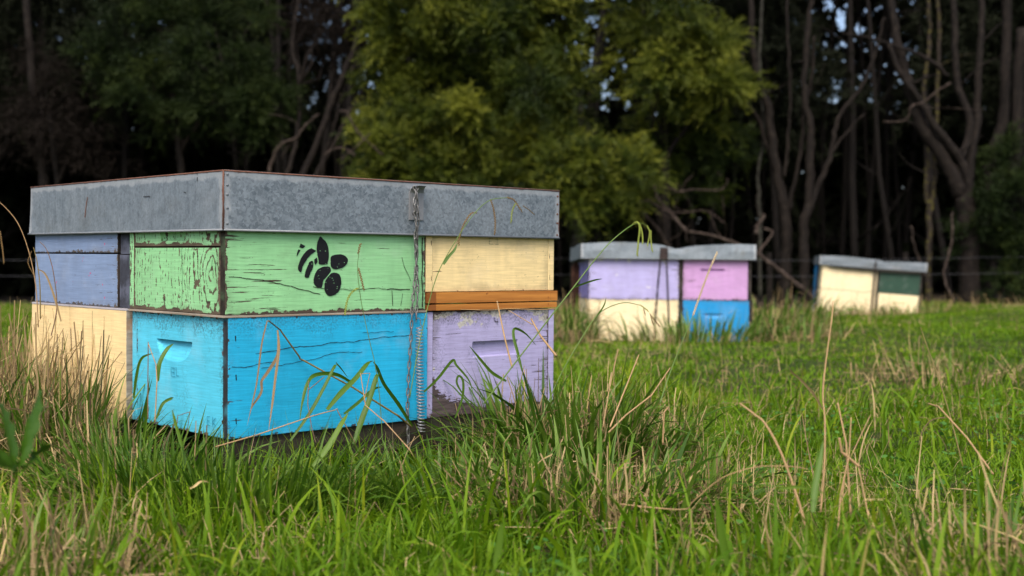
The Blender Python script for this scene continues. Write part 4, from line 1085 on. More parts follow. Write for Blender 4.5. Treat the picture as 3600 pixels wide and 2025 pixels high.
def blades(x, y, h, w, tint, segs=4, curl=.6, seed=0, lean=None, z0=None):
    r = np.random.RandomState(seed); n_ = len(x); a = r.uniform(0, 2 * math.pi, n_)
    d = np.stack([np.cos(a), np.sin(a), np.zeros(n_)], 1)
    if lean is not None: d = d * .6 + lean; d /= np.linalg.norm(d, axis=1)[:, None] + 1e-6
    s = np.linspace(0, 1, segs)[None, :]; c = (curl * r.gamma(2.2, .5, n_))[:, None]
    c = np.minimum(c, 1.9)
    th = c * s ** 1.3 + r.uniform(0, .25, (n_, 1))
    dl = h[:, None] / (segs - 1)
    X = np.concatenate([np.zeros((n_, 1)), np.cumsum(np.sin(th[:, 1:]) * dl, 1)], 1); Z = np.concatenate([np.zeros((n_, 1)), np.cumsum(np.cos(th[:, 1:]) * dl, 1)], 1)
    z = gz(x, y) if z0 is None else z0
    P = np.stack([x, y, z - .004], 1)[:, None] + d[:, None] * X[..., None] + np.array([0, 0, 1.0]) * Z[..., None]
    prof = np.array([.75, 1, .8, .06]) if segs == 4 else np.interp(np.linspace(0, 1, segs), [0, .3, .7, 1], [.7, 1, .8, .05])
    side = np.cross(d, [0, 0, 1.0]) + r.normal(0, .35, (n_, 3)); side /= np.linalg.norm(side, axis=1)[:, None]
    return ribbons(P, w[:, None] * prof[None] * .5, side, tint)


def footprint(x, y):
    out = np.zeros(len(x), bool)
    for M, a in ((M1, .925), (M2, .92), (M3, .92)):
        Mi = np.array(M.inverted()); lx = Mi[0, 0] * x + Mi[0, 1] * y + Mi[0, 3]; ly = Mi[1, 0] * x + Mi[1, 1] * y + Mi[1, 3]
        out |= (lx > -.004) & (lx < a) & (ly > -.004) & (ly < a)
    return out


def local1(x, y):
    Mi = np.array(M1.inverted()); return Mi[0, 0] * x + Mi[0, 1] * y + Mi[0, 3], Mi[1, 0] * x + Mi[1, 1] * y + Mi[1, 3]


def field(n_, y0, y1, seed, marg=.35):
    r = np.random.RandomState(seed); u = r.rand(n_); a, b = y0, y1
    # area-uniform over a trapezoid x in +-(.43 y + marg)
    y = np.sqrt(a * a + u * (b * b - a * a)); x = (r.rand(n_) * 2 - 1) * (.43 * y + marg)
    k = ~footprint(x, y); return x[k], y[k], r


def lawn(name, n_, y0, y1, hh, ww, seed, segs):
    x, y, r = field(n_, y0, y1, seed)
    lx, ly = local1(x, y)
    if y1 < 5:
        kk = rs.rand(len(x)) < np.clip(-.25 + 2.1 * (vnoise(x, y, .075, 41) * .6 + vnoise(x, y, .2, 42) * .4), .08, 1); x, y, lx, ly = x[kk], y[kk], lx[kk], ly[kk]
    tall = (vnoise(x, y, .28, 31) * .55 + vnoise(x, y, .1, 43) * .45) ** 1.4
    h = hh * (.55 + .9 * tall) * (1 + .9 * np.clip((y - 11.6) / 1.2, 0, 1) * vnoise(x, y, .5, 46)) * r.uniform(.6, 1.3, len(x))
    h *= 1 - .55 * np.clip((x - .40) / .5, 0, 1) * np.clip((y - 1.9) / .6, 0, 1)
    nearhive = np.clip(1 - np.abs(np.where((lx > -.3) & (lx < 1.0), ly + .12, 9)) / .22, 0, 1) * (y < 3.6)
    nearL = np.clip(1 - np.abs(np.where((ly > -.3) & (ly < 1.1), lx + .10, 9)) / .25, 0, 1) * (y < 3.6)
    h *= 1 + .75 * np.maximum(nearhive, nearL) * (.4 + vnoise(x, y, .15, 33))
    # straw lies in patches
    straw = vnoise(x, y, .55, 35) * .6 + vnoise(x, y, .17, 36) * .4
    ps = np.where(y > 4.2, .015, .035) + np.where(y > 4.2, .10, .26) * np.clip((straw - .52) * 5, 0, 1) + .25 * np.clip((y - 11) / 2, 0, 1) * (vnoise(x, y, .9, 37) > .45)
    t = np.clip(.16 + .30 * vnoise(x, y, .4, 38) + .30 * vnoise(x, y, .09, 47) + r.normal(0, .13, len(x)) - .12, 0, .72)
    dry = r.rand(len(x)) < ps
    t = np.where(dry, r.uniform(.8, 1, len(x)), t)
    h *= 1 - .35 * np.exp(-((x - .15) / .3) ** 2 - ((y - 2.4) / .35) ** 2)
    w = ww * r.uniform(.6, 1.4, len(x)) * np.where(dry, .6, 1)
    an = vnoise(x, y, .32, 44) * 14; mg = .75 * vnoise(x, y, .2, 45)[:, None]
    V, F, T = blades(x, y, h, w, t, segs, .85 if y1 > 5 else 1.15, seed, lean=np.stack([np.cos(an), np.sin(an), an * 0], 1) * mg)
    return tag(grid_mesh(name, V, F, m_grass, T), kind='stuff')


lawn('meadow_grass', 135000, 1.0, 4.6, .085, .0034, 101, 4)
lawn('meadow_grass', 225000, 4.6, 14.4, .052, .0080, 102, 3)
x, y, r = field(11000, 1.05, 4.6, 130); n_ = len(x); k = vnoise(x, y, .45, 131) > .36; k &= ~((x > .55) & (y > 2.1) & (r.rand(n_) < .8)); x, y = x[k], y[k]; n_ = len(x)
dry = r.rand(n_) < .12
V, F, T = blades(x, y, r.uniform(.07, .19, n_), r.uniform(.0045, .0085, n_) * np.where(dry, .6, 1), np.where(dry, r.uniform(.8, .95, n_), np.clip(r.normal(.38, .16, n_), 0, .72)), 7, 1.15, 132)
tag(grid_mesh('coarse_grass', V, F, m_grass, T), kind='stuff')
# clover-like low leaves in the foreground
x, y, r = field(5200, 1.0, 4.2, 140); k = vnoise(x, y, .3, 141) > .52; x, y = x[k], y[k]
n_ = len(x); z = gz(x, y) + r.uniform(.012, .05, n_); c = np.stack([x, y, z], 1); rad = r.uniform(.004, .009, n_)
nrm = r.normal(0, .35, (n_, 3)); nrm[:, 2] = 1; nrm /= np.linalg.norm(nrm, axis=1)[:, None]; a_ = np.cross(nrm, [1, 0, 0]); a_ /= np.linalg.norm(a_, axis=1)[:, None]; b_ = np.cross(nrm, a_)
V = np.stack([c + (a_ * math.cos(q_) + b_ * math.sin(q_)) * rad[:, None] for q_ in np.linspace(0, 2 * math.pi, 7)[:-1]], 1).reshape(-1, 3)
m_clov = leafmat('clover_leaf', [(0, (.04, .13, .015)), (1, (.09, .22, .03))], .3)
tag(grid_mesh('clover_leaves', V, np.arange(6 * n_).reshape(-1, 6), m_clov, np.repeat(r.rand(n_), 6)), kind='stuff')


def kinked(x, y, h, w, tint, seed, lean=(0, 0, 0), flop=1.0, z0=None):
    """stiff dry stalks that lean, break and hang"""
    r = np.random.RandomState(seed); n_ = len(x); k = 6
    a = r.uniform(0, 2 * math.pi, n_); d = np.stack([np.cos(a), np.sin(a), np.zeros(n_)], 1) * .7 + np.array(lean); 
    el = r.uniform(.02, 1.15, n_) * flop; brk = r.randint(2, 6, n_); th = np.zeros((n_, k - 1)); cur = el.copy()
    for i in range(k - 1):
        cur = cur + r.normal(0, .10, n_) + np.where(brk == i + 1, r.uniform(.6, 1.9, n_) * (r.rand(n_) < .6), 0); th[:, i] = cur
    dl = (h / (k - 1))[:, None]
    hor = np.sin(th) * dl; ver = np.cos(th) * dl
    X = np.concatenate([np.zeros((n_, 1)), np.cumsum(hor, 1)], 1); Z = np.concatenate([np.zeros((n_, 1)), np.cumsum(ver, 1)], 1)
    z = gz(x, y) if z0 is None else z0
    P = np.stack([x, y, z], 1)[:, None] + d[:, None] * X[..., None] + np.array([0, 0, 1.0]) * Z[..., None]
    P[..., 2] = np.maximum(P[..., 2], z[:, None] + r.uniform(.003, .05, (n_, 1)) * (np.arange(k) > 0))
    side = np.cross(d + [0, 0, .01], [0, 0, 1.0]) + r.normal(0, .5, (n_, 3)); side /= np.linalg.norm(side, axis=1)[:, None]
    W = w[:, None] * np.linspace(1, .5, k)[None] * .5
    return ribbons(P, W, side, tint)


def join(parts):
    Vs, Fs, Ts = [], [], []; b = 0
    for V, F, T in parts: Vs.append(V); Fs.append(F + b); Ts.append(T); b += len(V)
    return np.concatenate(Vs), np.concatenate(Fs), np.concatenate(Ts)


def tussock(label, cx, cy, rx, ry, ng, nd, hg, hd, seed, lean=(0, 0, 0), ang=0.0, wg=.0065, cat='grass tuft', flop=1.35, curl=.85):
    """one clump of long grass: green blades and dry stalks as its two parts"""
    r = np.random.RandomState(seed); t = thing('grass_tuft', label, cat)
    z0 = float(gz(cx, cy)); t.location = (cx, cy, z0)
    def pos(n_):
        a = r.uniform(0, 2 * math.pi, n_); q_ = np.sqrt(r.rand(n_)); u, v = rx * q_ * np.cos(a), ry * q_ * np.sin(a)
        x = cx + u * math.cos(ang) - v * math.sin(ang); y = cy + u * math.sin(ang) + v * math.cos(ang); k = ~footprint(x, y); return x[k], y[k]
    if ng:
        x, y = pos(ng); n_ = len(x); V, F, T = blades(x, y, r.uniform(*hg, n_), r.uniform(.5, 1.3, n_) * wg, r.rand(n_), 7, curl, seed, lean=np.array(lean)[None] * np.ones((n_, 1)) if any(lean) else None)
        o = grid_mesh('green_blades', V - [cx, cy, z0], F, m_long, T, parent=t); o['kind'] = 'stuff'
    if nd:
        x, y = pos(nd); n_ = len(x); V, F, T = kinked(x, y, r.uniform(*hd, n_), r.uniform(.0022, .0064, n_), np.clip(r.normal(.56, .26, n_), 0, 1), seed + 1, lean, flop)
        o = grid_mesh('dry_stalks', V - [cx, cy, z0], F, m_straw, T, parent=t); o['kind'] = 'stuff'
    return t


tussock('big heap of brown dry grass against the pale yellow box', -1.12, 2.84, .17, .28, 720, 3600, (.14, .34), (.12, .40), 201, (.12, -.05, 0), .72, flop=1.6, wg=.0075)
tussock('lower fringe of tangled hay where the yellow and cyan boxes meet', -.90, 2.60, .11, .20, 240, 1000, (.10, .24), (.08, .26), 221, (-.05, -.1, 0), .72, flop=1.5)
tussock('dry bleached grass heap at the left edge, beyond the pale yellow box', -1.40, 3.1, .28, .35, 520, 1900, (.14, .32), (.16, .42), 202, flop=1.6)
tussock('upright green blades at the split between yellow and cyan boxes', -.83, 2.62, .045, .09, 70, 40, (.14, .28), (.12, .3), 203, ang=.7, wg=.009)
tussock('mixed green and straw tussock burying the foot of the lilac box', .12, 2.86, .20, .12, 330, 480, (.12, .32), (.10, .28), 204, ang=.55, wg=.009, curl=1.1, flop=1.5)
tussock('arching green blades and straw against the right part of the lilac box', .00, 2.86, .13, .05, 110, 160, (.12, .30), (.10, .28), 222, ang=.75, wg=.009, curl=1.2, flop=1.5)
tussock('tall straw tussock just right of the lilac box', .30, 3.0, .15, .18, 170, 200, (.10, .24), (.10, .26), 205, wg=.008, curl=1.3, flop=1.6)
tussock('flattened brown thatch clump in the foreground right of centre', .16, 2.36, .27, .19, 460, 1500, (.07, .22), (.06, .17), 206, wg=.009, flop=1.9, curl=1.4)
tussock('thick lush green tuft in front of the cyan corner', -.54, 2.33, .30, .09, 820, 24, (.09, .21), (.08, .2), 207, wg=.0058)
tussock('dense green grass tuft below the coil spring', -.10, 2.45, .30, .10, 380, 60, (.07, .19), (.08, .22), 208, ang=.4, wg=.007)
tussock('straw and green tangle on the left side of the lilac stack', .34, 6.95, .14, .5, 220, 600, (.10, .30), (.12, .32), 209, wg=.011)
tussock('dark green weedy tuft hiding the foot of the bright blue box', 1.0, 6.92, .50, .12, 200, 100, (.08, .22), (.08, .22), 210, wg=.012)
tussock('straw coloured rough grass at the right side of the blue box', 1.55, 7.2, .35, .4, 200, 420, (.08, .22), (.08, .24), 211, wg=.011)
tussock('drooping weedy grass behind the right end of the middle stack', 1.75, 8.6, .45, .5, 170, 300, (.12, .32), (.12, .36), 212, wg=.013)
tussock('straw strip at the foot of the farthest stack', 3.3, 11.75, .75, .2, 150, 400, (.05, .16), (.06, .24), 213, wg=.014, ang=-.18)
tussock('ragged brown clump in the lower right corner', .68, 1.78, .16, .14, 90, 260, (.06, .2), (.08, .22), 214, wg=.006)
tussock('blurred brown and green clump in the lower left corner', -.74, 1.86, .20, .18, 150, 700, (.06, .18), (.06, .20), 215, wg=.006, flop=1.7)
tussock('small straw clump on the lawn near the right edge', 1.75, 5.0, .4, .35, 100, 300, (.05, .14), (.06, .2), 216, wg=.008)
tussock('bent green and straw clump at the foot of the cyan handhold end', -.72, 2.42, .14, .06, 380, 60, (.10, .24), (.08, .22), 217, wg=.007)

# thatch lying all over the paddock
x, y, r = field(9000, 1.1, 6.5, 150); n_ = len(x); k = ((vnoise(x, y, .5, 35) > .48) | (r.rand(n_) < .2)) & (r.rand(n_) < np.where(y > 4, .45, .9)); x, y = x[k], y[k]; n_ = len(x)
V, F, T = kinked(x, y, r.uniform(.05, .2, n_), r.uniform(.0014, .0032, n_), np.clip(r.normal(.6, .22, n_), 0, 1), 151, flop=1.4)
tag(grid_mesh('dry_thatch', V, F, m_straw, T), kind='stuff')
x, y, r = field(6000, 6.5, 14.2, 152); n_ = len(x); k = ((vnoise(x, y, 1.0, 153) > .62) & (r.rand(n_) < .5)) | (y > 11.2); x, y = x[k], y[k]; n_ = len(x)
V, F, T = kinked(x, y, r.uniform(.06, .18, n_), r.uniform(.003, .006, n_), np.clip(r.normal(.55, .22, n_), 0, 1), 154, flop=1.2)
tag(grid_mesh('dry_thatch', V, F, m_straw, T), kind='stuff')


# ------------------------------------------------------------------ single stalks one can point at
def stalk(label, parts_, name='grass_stalk', cat='grass stalk'):
    """parts_: list of (part name, kind, pixel polyline, Y0, Y1, width px, tint)"""
    t = thing(name, label, cat); p0 = at(*parts_[0][2][0], parts_[0][3]); t.location = p0
    for (nm, kind, px, Y0, Y1, w, tint) in parts_:
        n0 = len(px); P = catmull([at(a, b, Y0 + (Y1 - Y0) * i / max(1, n0 - 1)) - p0 for i, (a, b) in enumerate(px)], 6 if kind != 'kink' else 1)
        if kind == 'kink': P = catmull([P[0], *[q_ for p, n2 in zip(P, P[1:]) for q_ in (p.lerp(n2, .06), p.lerp(n2, .94))], P[-1]], 2)
        sc = (Y0 + Y1) / 2 / FPX
        if kind == 'blade':
            K = len(P); A = np.array([p[:] for p in P]); s = np.linspace(0, 1, K); hw = w * sc / 2 * np.interp(s, [0, .25, .7, 1], [.6, 1, .8, .04])
            V, F, T = [], [], []
            tg_ = np.gradient(A, axis=0); sd_ = np.cross(tg_, [0.25, 1.0, .1]); sd_ /= np.linalg.norm(sd_, axis=1)[:, None]; fold = np.cross(sd_, tg_); fold /= np.linalg.norm(fold, axis=1)[:, None]
            L3 = A - sd_ * hw[:, None]; R3 = A + sd_ * hw[:, None]; C3_ = A + fold * hw[:, None] * .35
            V = np.stack([L3, C3_, R3], 1).reshape(-1, 3); F = []
            for i in range(K - 1):
                for j in (0, 1): F.append((i * 3 + j, i * 3 + j + 1, (i + 1) * 3 + j + 1, (i + 1) * 3 + j))
            grid_mesh(nm, V, np.array(F), m_long if tint[0] == 'g' else m_straw, np.full(len(V), tint[1]), parent=t)
        elif kind == 'seed':
            m = MB(); Q = resample(P, .0026 * max(1, (Y0 / 2.6)))
            m.tube(P, .0006 * max(1, Y0 / 3), 4)
            for i, q_ in enumerate(Q[:-1]):
                d = (Q[i + 1] - q_).normalized(); s_ = Vector((0, 1, 0)).cross(d); s_ = s_ * (1 if i % 2 else -1) + Vector((0, random.uniform(-.6, .6), 0)); s_.normalize()
                r_ = w * sc * .5; c = q_ + s_ * r_ * .6; e = (d + s_ * .4).normalized() * r_ * 1.5
                m.tube([c - e, c, c + e], [r_ * .15, r_ * .62, r_ * .1], 4)
            me_ = m.mesh(nm, seedm[tint[0]], True); o = bpy.data.objects.new(nm, me_); col.objects.link(o); o.parent = t
        else:
            m = MB(); K = len(P); m.tube(P, [w * sc / 2 * (1 - .45 * i / K) for i in range(K)], 6)
            o = m.build(nm, stemm[tint[0]], t, smooth=True)
    return t


seedm = {'y': flat('green_seed', (.19, .23, .035), .7, nz=.4, sc=200), 'b': flat('brown_seed', (.16, .10, .035), .8, nz=.5, sc=200), 's': flat('pale_seed', (.42, .33, .20), .8, nz=.4, sc=200)}
stemm = {'g': flat('green_stem', (.10, .17, .035), .5, nz=.3), 's': flat('straw_stem', (.33, .21, .10), .6, nz=.3), 'b': flat('brown_stem', (.14, .085, .05), .7, nz=.4), 'o': flat('olive_stem', (.15, .115, .035), .6, nz=.4)}
fd = 2.50
stalk('broken olive-brown reed leaning across the front of the cyan box', [('stem', 'kink', [(1445, 1500), (1400, 1462), (1240, 1362), (1058, 1262), (985, 1160), (945, 1128)], 2.72, 2.50, 8, ('o', .3)),
    ('dead_leaf', 'blade', [(940, 1126), (922, 1200), (910, 1290), (900, 1360), (884, 1430), (868, 1500)], 2.49, 2.44, 7, ('s', .25)), ('dead_leaf', 'blade', [(976, 1160), (980, 1230), (968, 1330), (956, 1430), (944, 1515)], 2.50, 2.42, 11, ('s', .35)),
    ('dead_leaf', 'blade', [(978, 1190), (975, 1250), (940, 1310), (920, 1340), (918, 1380), (886, 1430), (880, 1455)], 2.50, 2.45, 12, ('s', .2))])
stalk('wide green blades folded over in front of the cyan box', [('leaf', 'blade', [(1236, 1345), (1180, 1316), (1110, 1318), (1080, 1350), (1062, 1420), (1054, 1480)], 2.62, 2.50, 15, ('g', .35)),
    ('leaf', 'blade', [(1020, 1550), (1090, 1450), (1140, 1360), (1178, 1285), (1190, 1285), (1225, 1330)], 2.46, 2.6, 13, ('g', .3)), ('leaf', 'blade', [(1150, 1440), (1200, 1380), (1250, 1330), (1290, 1280), (1310, 1268)], 2.50, 2.62, 20, ('g', .42)),
    ('leaf', 'blade', [(1450, 1500), (1400, 1420), (1350, 1350), (1325, 1290), (1310, 1270)], 2.74, 2.64, 15, ('g', .25)), ('leaf', 'blade', [(1245, 1560), (1270, 1480), (1300, 1400), (1325, 1320), (1335, 1310)], 2.52, 2.62, 22, ('g', .3)),
    ('leaf', 'blade', [(1210, 1455), (1260, 1415), (1310, 1370), (1345, 1360)], 2.52, 2.62, 12, ('g', .2)), ('leaf', 'blade', [(1100, 1640), (1160, 1560), (1200, 1490), (1225, 1450)], 2.36, 2.44, 22, ('g', .75))])
stalk('bent straw lying along the foot of the cyan box', [('stem', 'kink', [(760, 1570), (900, 1530), (1100, 1462), (1184, 1440), (1250, 1560)], 2.36, 2.52, 5, ('s', 0)), ('stem', 'kink', [(1085, 1340), (1082, 1420), (1095, 1500), (1110, 1556)], 2.48, 2.44, 4, ('b', 0)), ('stem', 'kink', [(1085, 1370), (1140, 1325)], 2.5, 2.52, 4, ('b', 0))])
stalk('kinked thin straw rising before the lower right of the cyan box', [('stem', 'kink', [(1478, 1640), (1440, 1580), (1350, 1480), (1285, 1425), (1268, 1315), (1300, 1312)], 2.40, 2.5, 5, ('s', 0)), ('stem', 'kink', [(1280, 1410), (1300, 1315)], 2.5, 2.5, 4, ('s', 0))])
stalk('thin dark seed stem standing before the mint and cyan boxes', [('stem', 'tube', [(1345, 1560), (1335, 1400), (1318, 1280), (1295, 1180), (1270, 1060), (1257, 950), (1262, 890)], 2.56, 2.50, 3.2, ('g', 0)), ('seed_head', 'seed', [(1260, 890), (1264, 870), (1269, 854)], 2.5, 2.5, 7, ('b', 0)),
    ('seed_head', 'seed', [(1260, 945), (1270, 980), (1280, 1025)], 2.5, 2.5, 7, ('b', 0)), ('seed_head', 'seed', [(1258, 1013), (1235, 1030), (1220, 1060), (1212, 1110)], 2.5, 2.48, 7, ('y', 0))])
stalk('arching seed stem crossing the cream box and the big lid', [('stem', 'tube', [(1440, 1400), (1470, 1230), (1500, 1095), (1540, 960), (1600, 850), (1660, 760), (1720, 705), (1785, 695)], 2.66, 2.78, 4.2, ('g', 0)), ('leaf', 'blade', [(1560, 930), (1575, 905), (1598, 878), (1608, 855)], 2.7, 2.72, 11, ('g', .3)),
    ('seed_head', 'seed', [(1675, 748), (1655, 752), (1630, 790), (1614, 840), (1613, 865)], 2.76, 2.74, 6, ('b', 0)), ('seed_head', 'seed', [(1725, 704), (1735, 735), (1741, 780), (1739, 828)], 2.78, 2.78, 6, ('b', 0)),
    ('seed_head', 'seed', [(1785, 695), (1805, 702), (1820, 722), (1838, 748)], 2.8, 2.82, 6, ('b', 0)), ('seed_head', 'seed', [(1812, 716), (1800, 745), (1797, 787)], 2.8, 2.8, 6, ('y', 0)), ('seed_head', 'seed', [(1840, 725), (1860, 738), (1880, 756)], 2.82, 2.84, 4, ('b', 0))])
stalk('tall green stem with drooping seed heads crossing the pale lilac box', [('stem', 'tube', [(1700, 1420), (1800, 1290), (1940, 1108), (2018, 1008), (2090, 915), (2147, 850), (2200, 806), (2225, 790)], 2.5, 2.62, 6, ('g', 0)), ('leaf', 'blade', [(2018, 1010), (2050, 998), (2090, 985), (2118, 980)], 2.58, 2.5, 7, ('g', .3)),
    ('seed_head', 'seed', [(2225, 790), (2235, 781), (2246, 786), (2249, 812), (2244, 850), (2240, 902)], 2.62, 2.6, 7, ('y', 0)), ('seed_head', 'seed', [(2240, 781), (2252, 795), (2259, 830), (2259, 860)], 2.62, 2.6, 6, ('y', 0)),
    ('stem', 'tube', [(2225, 790), (2255, 785), (2275, 795)], 2.62, 2.63, 2, ('g', 0)), ('seed_head', 'seed', [(2275, 795), (2284, 815), (2280, 845), (2275, 867)], 2.63, 2.62, 6, ('y', 0)), ('seed_head', 'seed', [(2288, 813), (2289, 850), (2294, 888)], 2.63, 2.62, 6, ('y', 0))])
stalk('low arching green seed stem in front of the middle cream box', [('stem', 'tube', [(1900, 1480), (1960, 1340), (2020, 1230), (2088, 1122), (2133, 1084), (2195, 1064), (2250, 1073)], 2.7, 2.85, 4.5, ('g', 0)), ('leaf', 'blade', [(2090, 1120), (2110, 1095), (2125, 1070), (2131, 1045)], 2.78, 2.78, 6, ('g', .3)),
    ('seed_head', 'seed', [(2252, 1073), (2268, 1085), (2283, 1097)], 2.86, 2.86, 5, ('y', 0)), ('seed_head', 'seed', [(2263, 1085), (2269, 1110)], 2.86, 2.86, 5, ('b', 0)), ('seed_head', 'seed', [(2285, 1105), (2305, 1130), (2321, 1150)], 2.87, 2.87, 5, ('b', 0)), ('seed_head', 'seed', [(2288, 1112), (2297, 1143)], 2.87, 2.87, 5, ('b', 0))])
stalk('upright pale seed spike crossing the pink and bright blue boxes', [('stem', 'tube', [(2320, 1420), (2345, 1340), (2385, 1235), (2437, 1108)], 2.55, 2.6, 5, ('g', 0)), ('seed_head', 'seed', [(2437, 1108), (2460, 1040), (2478, 990), (2500, 935), (2523, 884)], 2.6, 2.62, 7, ('s', 0))])
stalk('tall kinked dry stalk on the lawn below the farthest stack', [('stem', 'tube', [(2885, 1800), (2898, 1640), (2900, 1480), (2893, 1385), (2905, 1260), (2925, 1115), (2928, 1060)], 2.0, 2.1, 8, ('s', 0)), ('dead_leaf', 'blade', [(2893, 1440), (2860, 1385), (2810, 1330), (2785, 1310), (2770, 1286)], 2.03, 1.98, 9, ('s', .5))])
stalk('curved dry stalk arching up left in the right foreground', [('stem', 'tube', [(2836, 1860), (2800, 1740), (2745, 1590), (2690, 1490), (2650, 1455), (2600, 1417)], 1.9, 1.98, 11, ('s', 0))])
stalk('low arch of dry stem ending in a sharp bend, right foreground', [('stem', 'tube', [(2180, 1772), (2300, 1785), (2410, 1790), (2440, 1760), (2540, 1680), (2660, 1642), (2780, 1640), (2840, 1650)], 2.0, 1.9, 5, ('s', 0))])
stalk('bundle of short broken straws right of the tall kinked stalk', [('stem', 'kink', [(2990, 1800), (2975, 1560), (2946, 1420)], 2.0, 2.05, 9, ('s', 0)), ('stem', 'kink', [(3020, 1640), (2960, 1590), (2950, 1540)], 2.0, 2.0, 12, ('s', 0)), ('stem', 'kink', [(2945, 1880), (2955, 1740), (2985, 1600), (2992, 1470)], 1.95, 2.0, 7, ('s', 0)), ('stem', 'kink', [(3060, 1860), (3035, 1720), (3018, 1640)], 1.95, 2.0, 6, ('s', 0)), ('stem', 'kink', [(2960, 1760), (2975, 1640), (3060, 1460)], 2.0, 2.1, 5, ('s', 0))])
stalk('dry straw slanting down right near the right edge', [('stem', 'kink', [(3490, 1665), (3400, 1540), (3300, 1430), (3264, 1419)], 2.1, 2.2, 8, ('s', 0)), ('stem', 'tube', [(3325, 1468), (3280, 1475), (3245, 1510), (3230, 1565)], 2.15, 2.12, 4, ('b', 0))])
stalk('long thin dull green stem slanting over the right-hand lawn', [('stem', 'tube', [(3385, 1640), (3345, 1480), (3300, 1330), (3260, 1220), (3236, 1150)], 2.2, 2.35, 5, ('o', 0))])
stalk('wide blurred green blade upright between the dry stalks', [('leaf', 'blade', [(2858, 1800), (2866, 1710), (2880, 1630), (2894, 1550)], 1.8, 1.85, 26, ('g', .5)), ('leaf', 'blade', [(2735, 1720), (2800, 1712), (2860, 1722), (2902, 1736)], 1.85, 1.85, 12, ('g', .9))])
stalk('broad green blade pointing up at the lower middle right', [('leaf', 'blade', [(2560, 1990), (2540, 1900), (2530, 1820), (2515, 1740)], 1.75, 1.75, 30, ('g', .55)), ('leaf', 'blade', [(1740, 1980), (1755, 1920), (1760, 1870), (1765, 1835)], 1.8, 1.8, 26, ('g', .6))])
stalk('long bleached straw pair leaning right above the thatch clump', [('stem', 'kink', [(2140, 1520), (2200, 1460), (2290, 1390), (2355, 1295)], 2.5, 2.6, 7, ('s', 0)), ('stem', 'kink', [(2145, 1500), (2185, 1400), (2245, 1250)], 2.5, 2.6, 7, ('s', 0)), ('stem', 'kink', [(2120, 1500), (2140, 1380), (2172, 1232)], 2.6, 2.65, 5, ('s', 0)), ('stem', 'kink', [(2330, 1560), (2335, 1450), (2350, 1430)], 2.4, 2.4, 7, ('s', 0))])
stalk('folded green and dry blades before the lilac box handhold', [('leaf', 'blade', [(1835, 1300), (1820, 1240), (1805, 1180), (1812, 1155), (1850, 1175), (1885, 1215)], 2.62, 2.7, 11, ('g', .3)), ('leaf', 'blade', [(1780, 1340), (1730, 1310), (1690, 1265), (1650, 1216)], 2.6, 2.6, 12, ('g', .3)),
    ('stem', 'kink', [(1800, 1290), (1775, 1190), (1760, 1120), (1748, 1060)], 2.62, 2.7, 7, ('s', 0)), ('stem', 'kink', [(1955, 1250), (1900, 1180), (1868, 1122)], 2.66, 2.76, 9, ('s', 0)), ('stem', 'tube', [(1955, 1085), (1900, 1088), (1790, 1086), (1720, 1090), (1620, 1088)], 2.9, 2.74, 4, ('s', 0)), ('stem', 'kink', [(1870, 1140), (1790, 1092)], 2.72, 2.8, 4, ('s', 0)),
    ('leaf', 'blade', [(1490, 1378), (1540, 1330), (1590, 1268), (1605, 1285), (1650, 1340), (1665, 1400)], 2.7, 2.66, 10, ('g', .3)), ('leaf', 'blade', [(1600, 1470), (1625, 1400), (1628, 1340), (1612, 1322), (1607, 1350), (1640, 1400), (1700, 1450)], 2.62, 2.62, 9, ('g', .3))])
stalk('thin arching dry seed stem at the left edge of the picture', [('stem', 'tube', [(135, 1150), (125, 1000), (100, 880), (60, 780), (0, 712), (-40, 690)], 2.85, 2.8, 4, ('s', 0)), ('seed_head', 'seed', [(110, 885), (98, 920), (110, 950), (124, 975)], 2.84, 2.84, 4, ('b', 0)), ('seed_head', 'seed', [(0, 815), (8, 870), (14, 930)], 2.85, 2.85, 6, ('b', 0))])
stalk('two slim stems rising over the slate blue box at its left', [('stem', 'tube', [(180, 1180), (200, 1080), (188, 960), (165, 880), (140, 850)], 2.8, 2.82, 4, ('b', 0)), ('stem', 'tube', [(142, 1120), (140, 1000), (130, 920), (118, 870)], 2.8, 2.82, 5, ('o', 0)), ('dead_leaf', 'blade', [(215, 1130), (190, 1040), (160, 965), (128, 945)], 2.8, 2.82, 9, ('s', .5))])
stalk('upright blades and brown stems before the cyan handhold', [('leaf', 'blade', [(555, 1340), (560, 1280), (585, 1230), (610, 1208)], 2.42, 2.46, 18, ('g', .4)), ('leaf', 'blade', [(470, 1400), (480, 1320), (498, 1260), (540, 1242)], 2.5, 2.48, 12, ('g', .25)), ('stem', 'kink', [(545, 1480), (552, 1340), (548, 1280), (522, 1210)], 2.4, 2.44, 5, ('s', 0)), ('stem', 'kink', [(520, 1470), (520, 1340), (521, 1205)], 2.44, 2.46, 5, ('b', 0)), ('leaf', 'blade', [(550, 1470), (572, 1420), (600, 1402), (610, 1398)], 2.42, 2.44, 12, ('g', .35)), ('stem', 'kink', [(620, 1520), (625, 1462), (668, 1448), (655, 1530)], 2.38, 2.4, 3, ('b', 0)), ('leaf', 'blade', [(640, 1570), (620, 1500), (605, 1440)], 2.34, 2.36, 14, ('g', .6))])
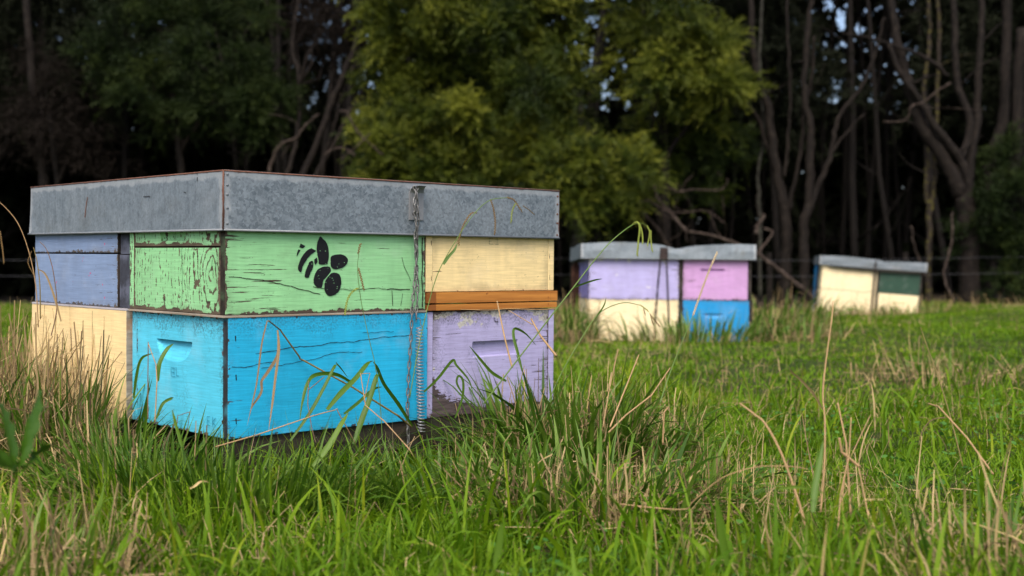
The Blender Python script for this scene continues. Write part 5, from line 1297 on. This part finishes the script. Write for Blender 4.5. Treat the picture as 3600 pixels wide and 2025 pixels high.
# broad-leaved weed in the left foreground
wd = thing('dock_weed', 'broad dark green dock leaves blurred at the lower left edge', 'weed'); p0 = at(60, 1640, 1.5); wd.location = p0
for (px, w) in [([(70, 1640), (95, 1540), (120, 1440), (140, 1370)], 75), ([(50, 1650), (35, 1560), (15, 1480), (0, 1420)], 85), ([(60, 1650), (-20, 1600), (-90, 1520)], 70), ([(80, 1650), (130, 1600), (190, 1560)], 45)]:
    A = np.array([(at(a, b, 1.5 + .03 * i) - p0)[:] for i, (a, b) in enumerate(px)]); A = np.array([q_[:] for q_ in catmull([Vector(a) for a in A], 5)]); K = len(A)
    tg_ = np.gradient(A, axis=0); sd_ = np.cross(tg_, [.2, 1, .4]); sd_ /= np.linalg.norm(sd_, axis=1)[:, None]; up_ = np.cross(sd_, tg_); up_ /= np.linalg.norm(up_, axis=1)[:, None]
    hw = w * 1.5 / FPX / 2 * np.sin(np.linspace(.25, math.pi, K)) ** .7
    cols_ = []
    for s in (-1, -.5, 0, .5, 1): cols_.append(A + sd_ * (hw * s * (1 + .12 * np.sin(np.arange(K) * 2.1)))[:, None] + up_ * (abs(s) * .25 * hw + .002 * np.sin(np.arange(K) * 1.7 + s * 3))[:, None])
    V = np.stack(cols_, 1).reshape(-1, 3); F = [(i * 5 + j, i * 5 + j + 1, (i + 1) * 5 + j + 1, (i + 1) * 5 + j) for i in range(K - 1) for j in range(4)]
    grid_mesh('leaf', V, np.array(F), m_long, np.full(len(V), .05), smooth=True, parent=wd)
# loose orange leaf
stalk('small curled orange dead leaf in the lush grass below the cyan box', [('blade', 'blade', [(668, 1718), (688, 1706), (703, 1694), (722, 1692), (738, 1698)], 2.10, 2.12, 9, ('s', 1.0))], 'dead_leaf', 'leaf')
for o in bpy.data.objects:
    if o.name == 'blade' and o.parent and o.parent.name == 'dead_leaf' : o.data.materials[0] = flat('orange_leaf', (.50, .20, .03), .6)

for nm, lab, cat in (('ground', 'green meadow ground under the hives', 'ground'), ('forest_floor', 'dark forest floor under the trees', 'ground'), ('far_woods', 'black-green wall of foliage at the back of the wood', 'woods'), ('deep_undergrowth', 'unlit undergrowth low down at the back of the wood', 'undergrowth'),
                     ('added_shade_canopy', 'dark closed canopy over the wood', 'canopy'), ('meadow_grass', 'short bright green turf around the front stack', 'grass'), ('meadow_grass.001', 'short green turf running back to the wood', 'grass'), ('coarse_grass', 'broad curling green grass blades in the foreground', 'grass'),
                     ('clover_leaves', 'small round clover leaves low in the foreground turf', 'clover'), ('dry_thatch', 'fallen straw scattered in the near turf', 'straw'), ('dry_thatch.001', 'pale straw scattered in the distant turf', 'straw')):
    if nm in bpy.data.objects: tag(bpy.data.objects[nm], lab, cat)
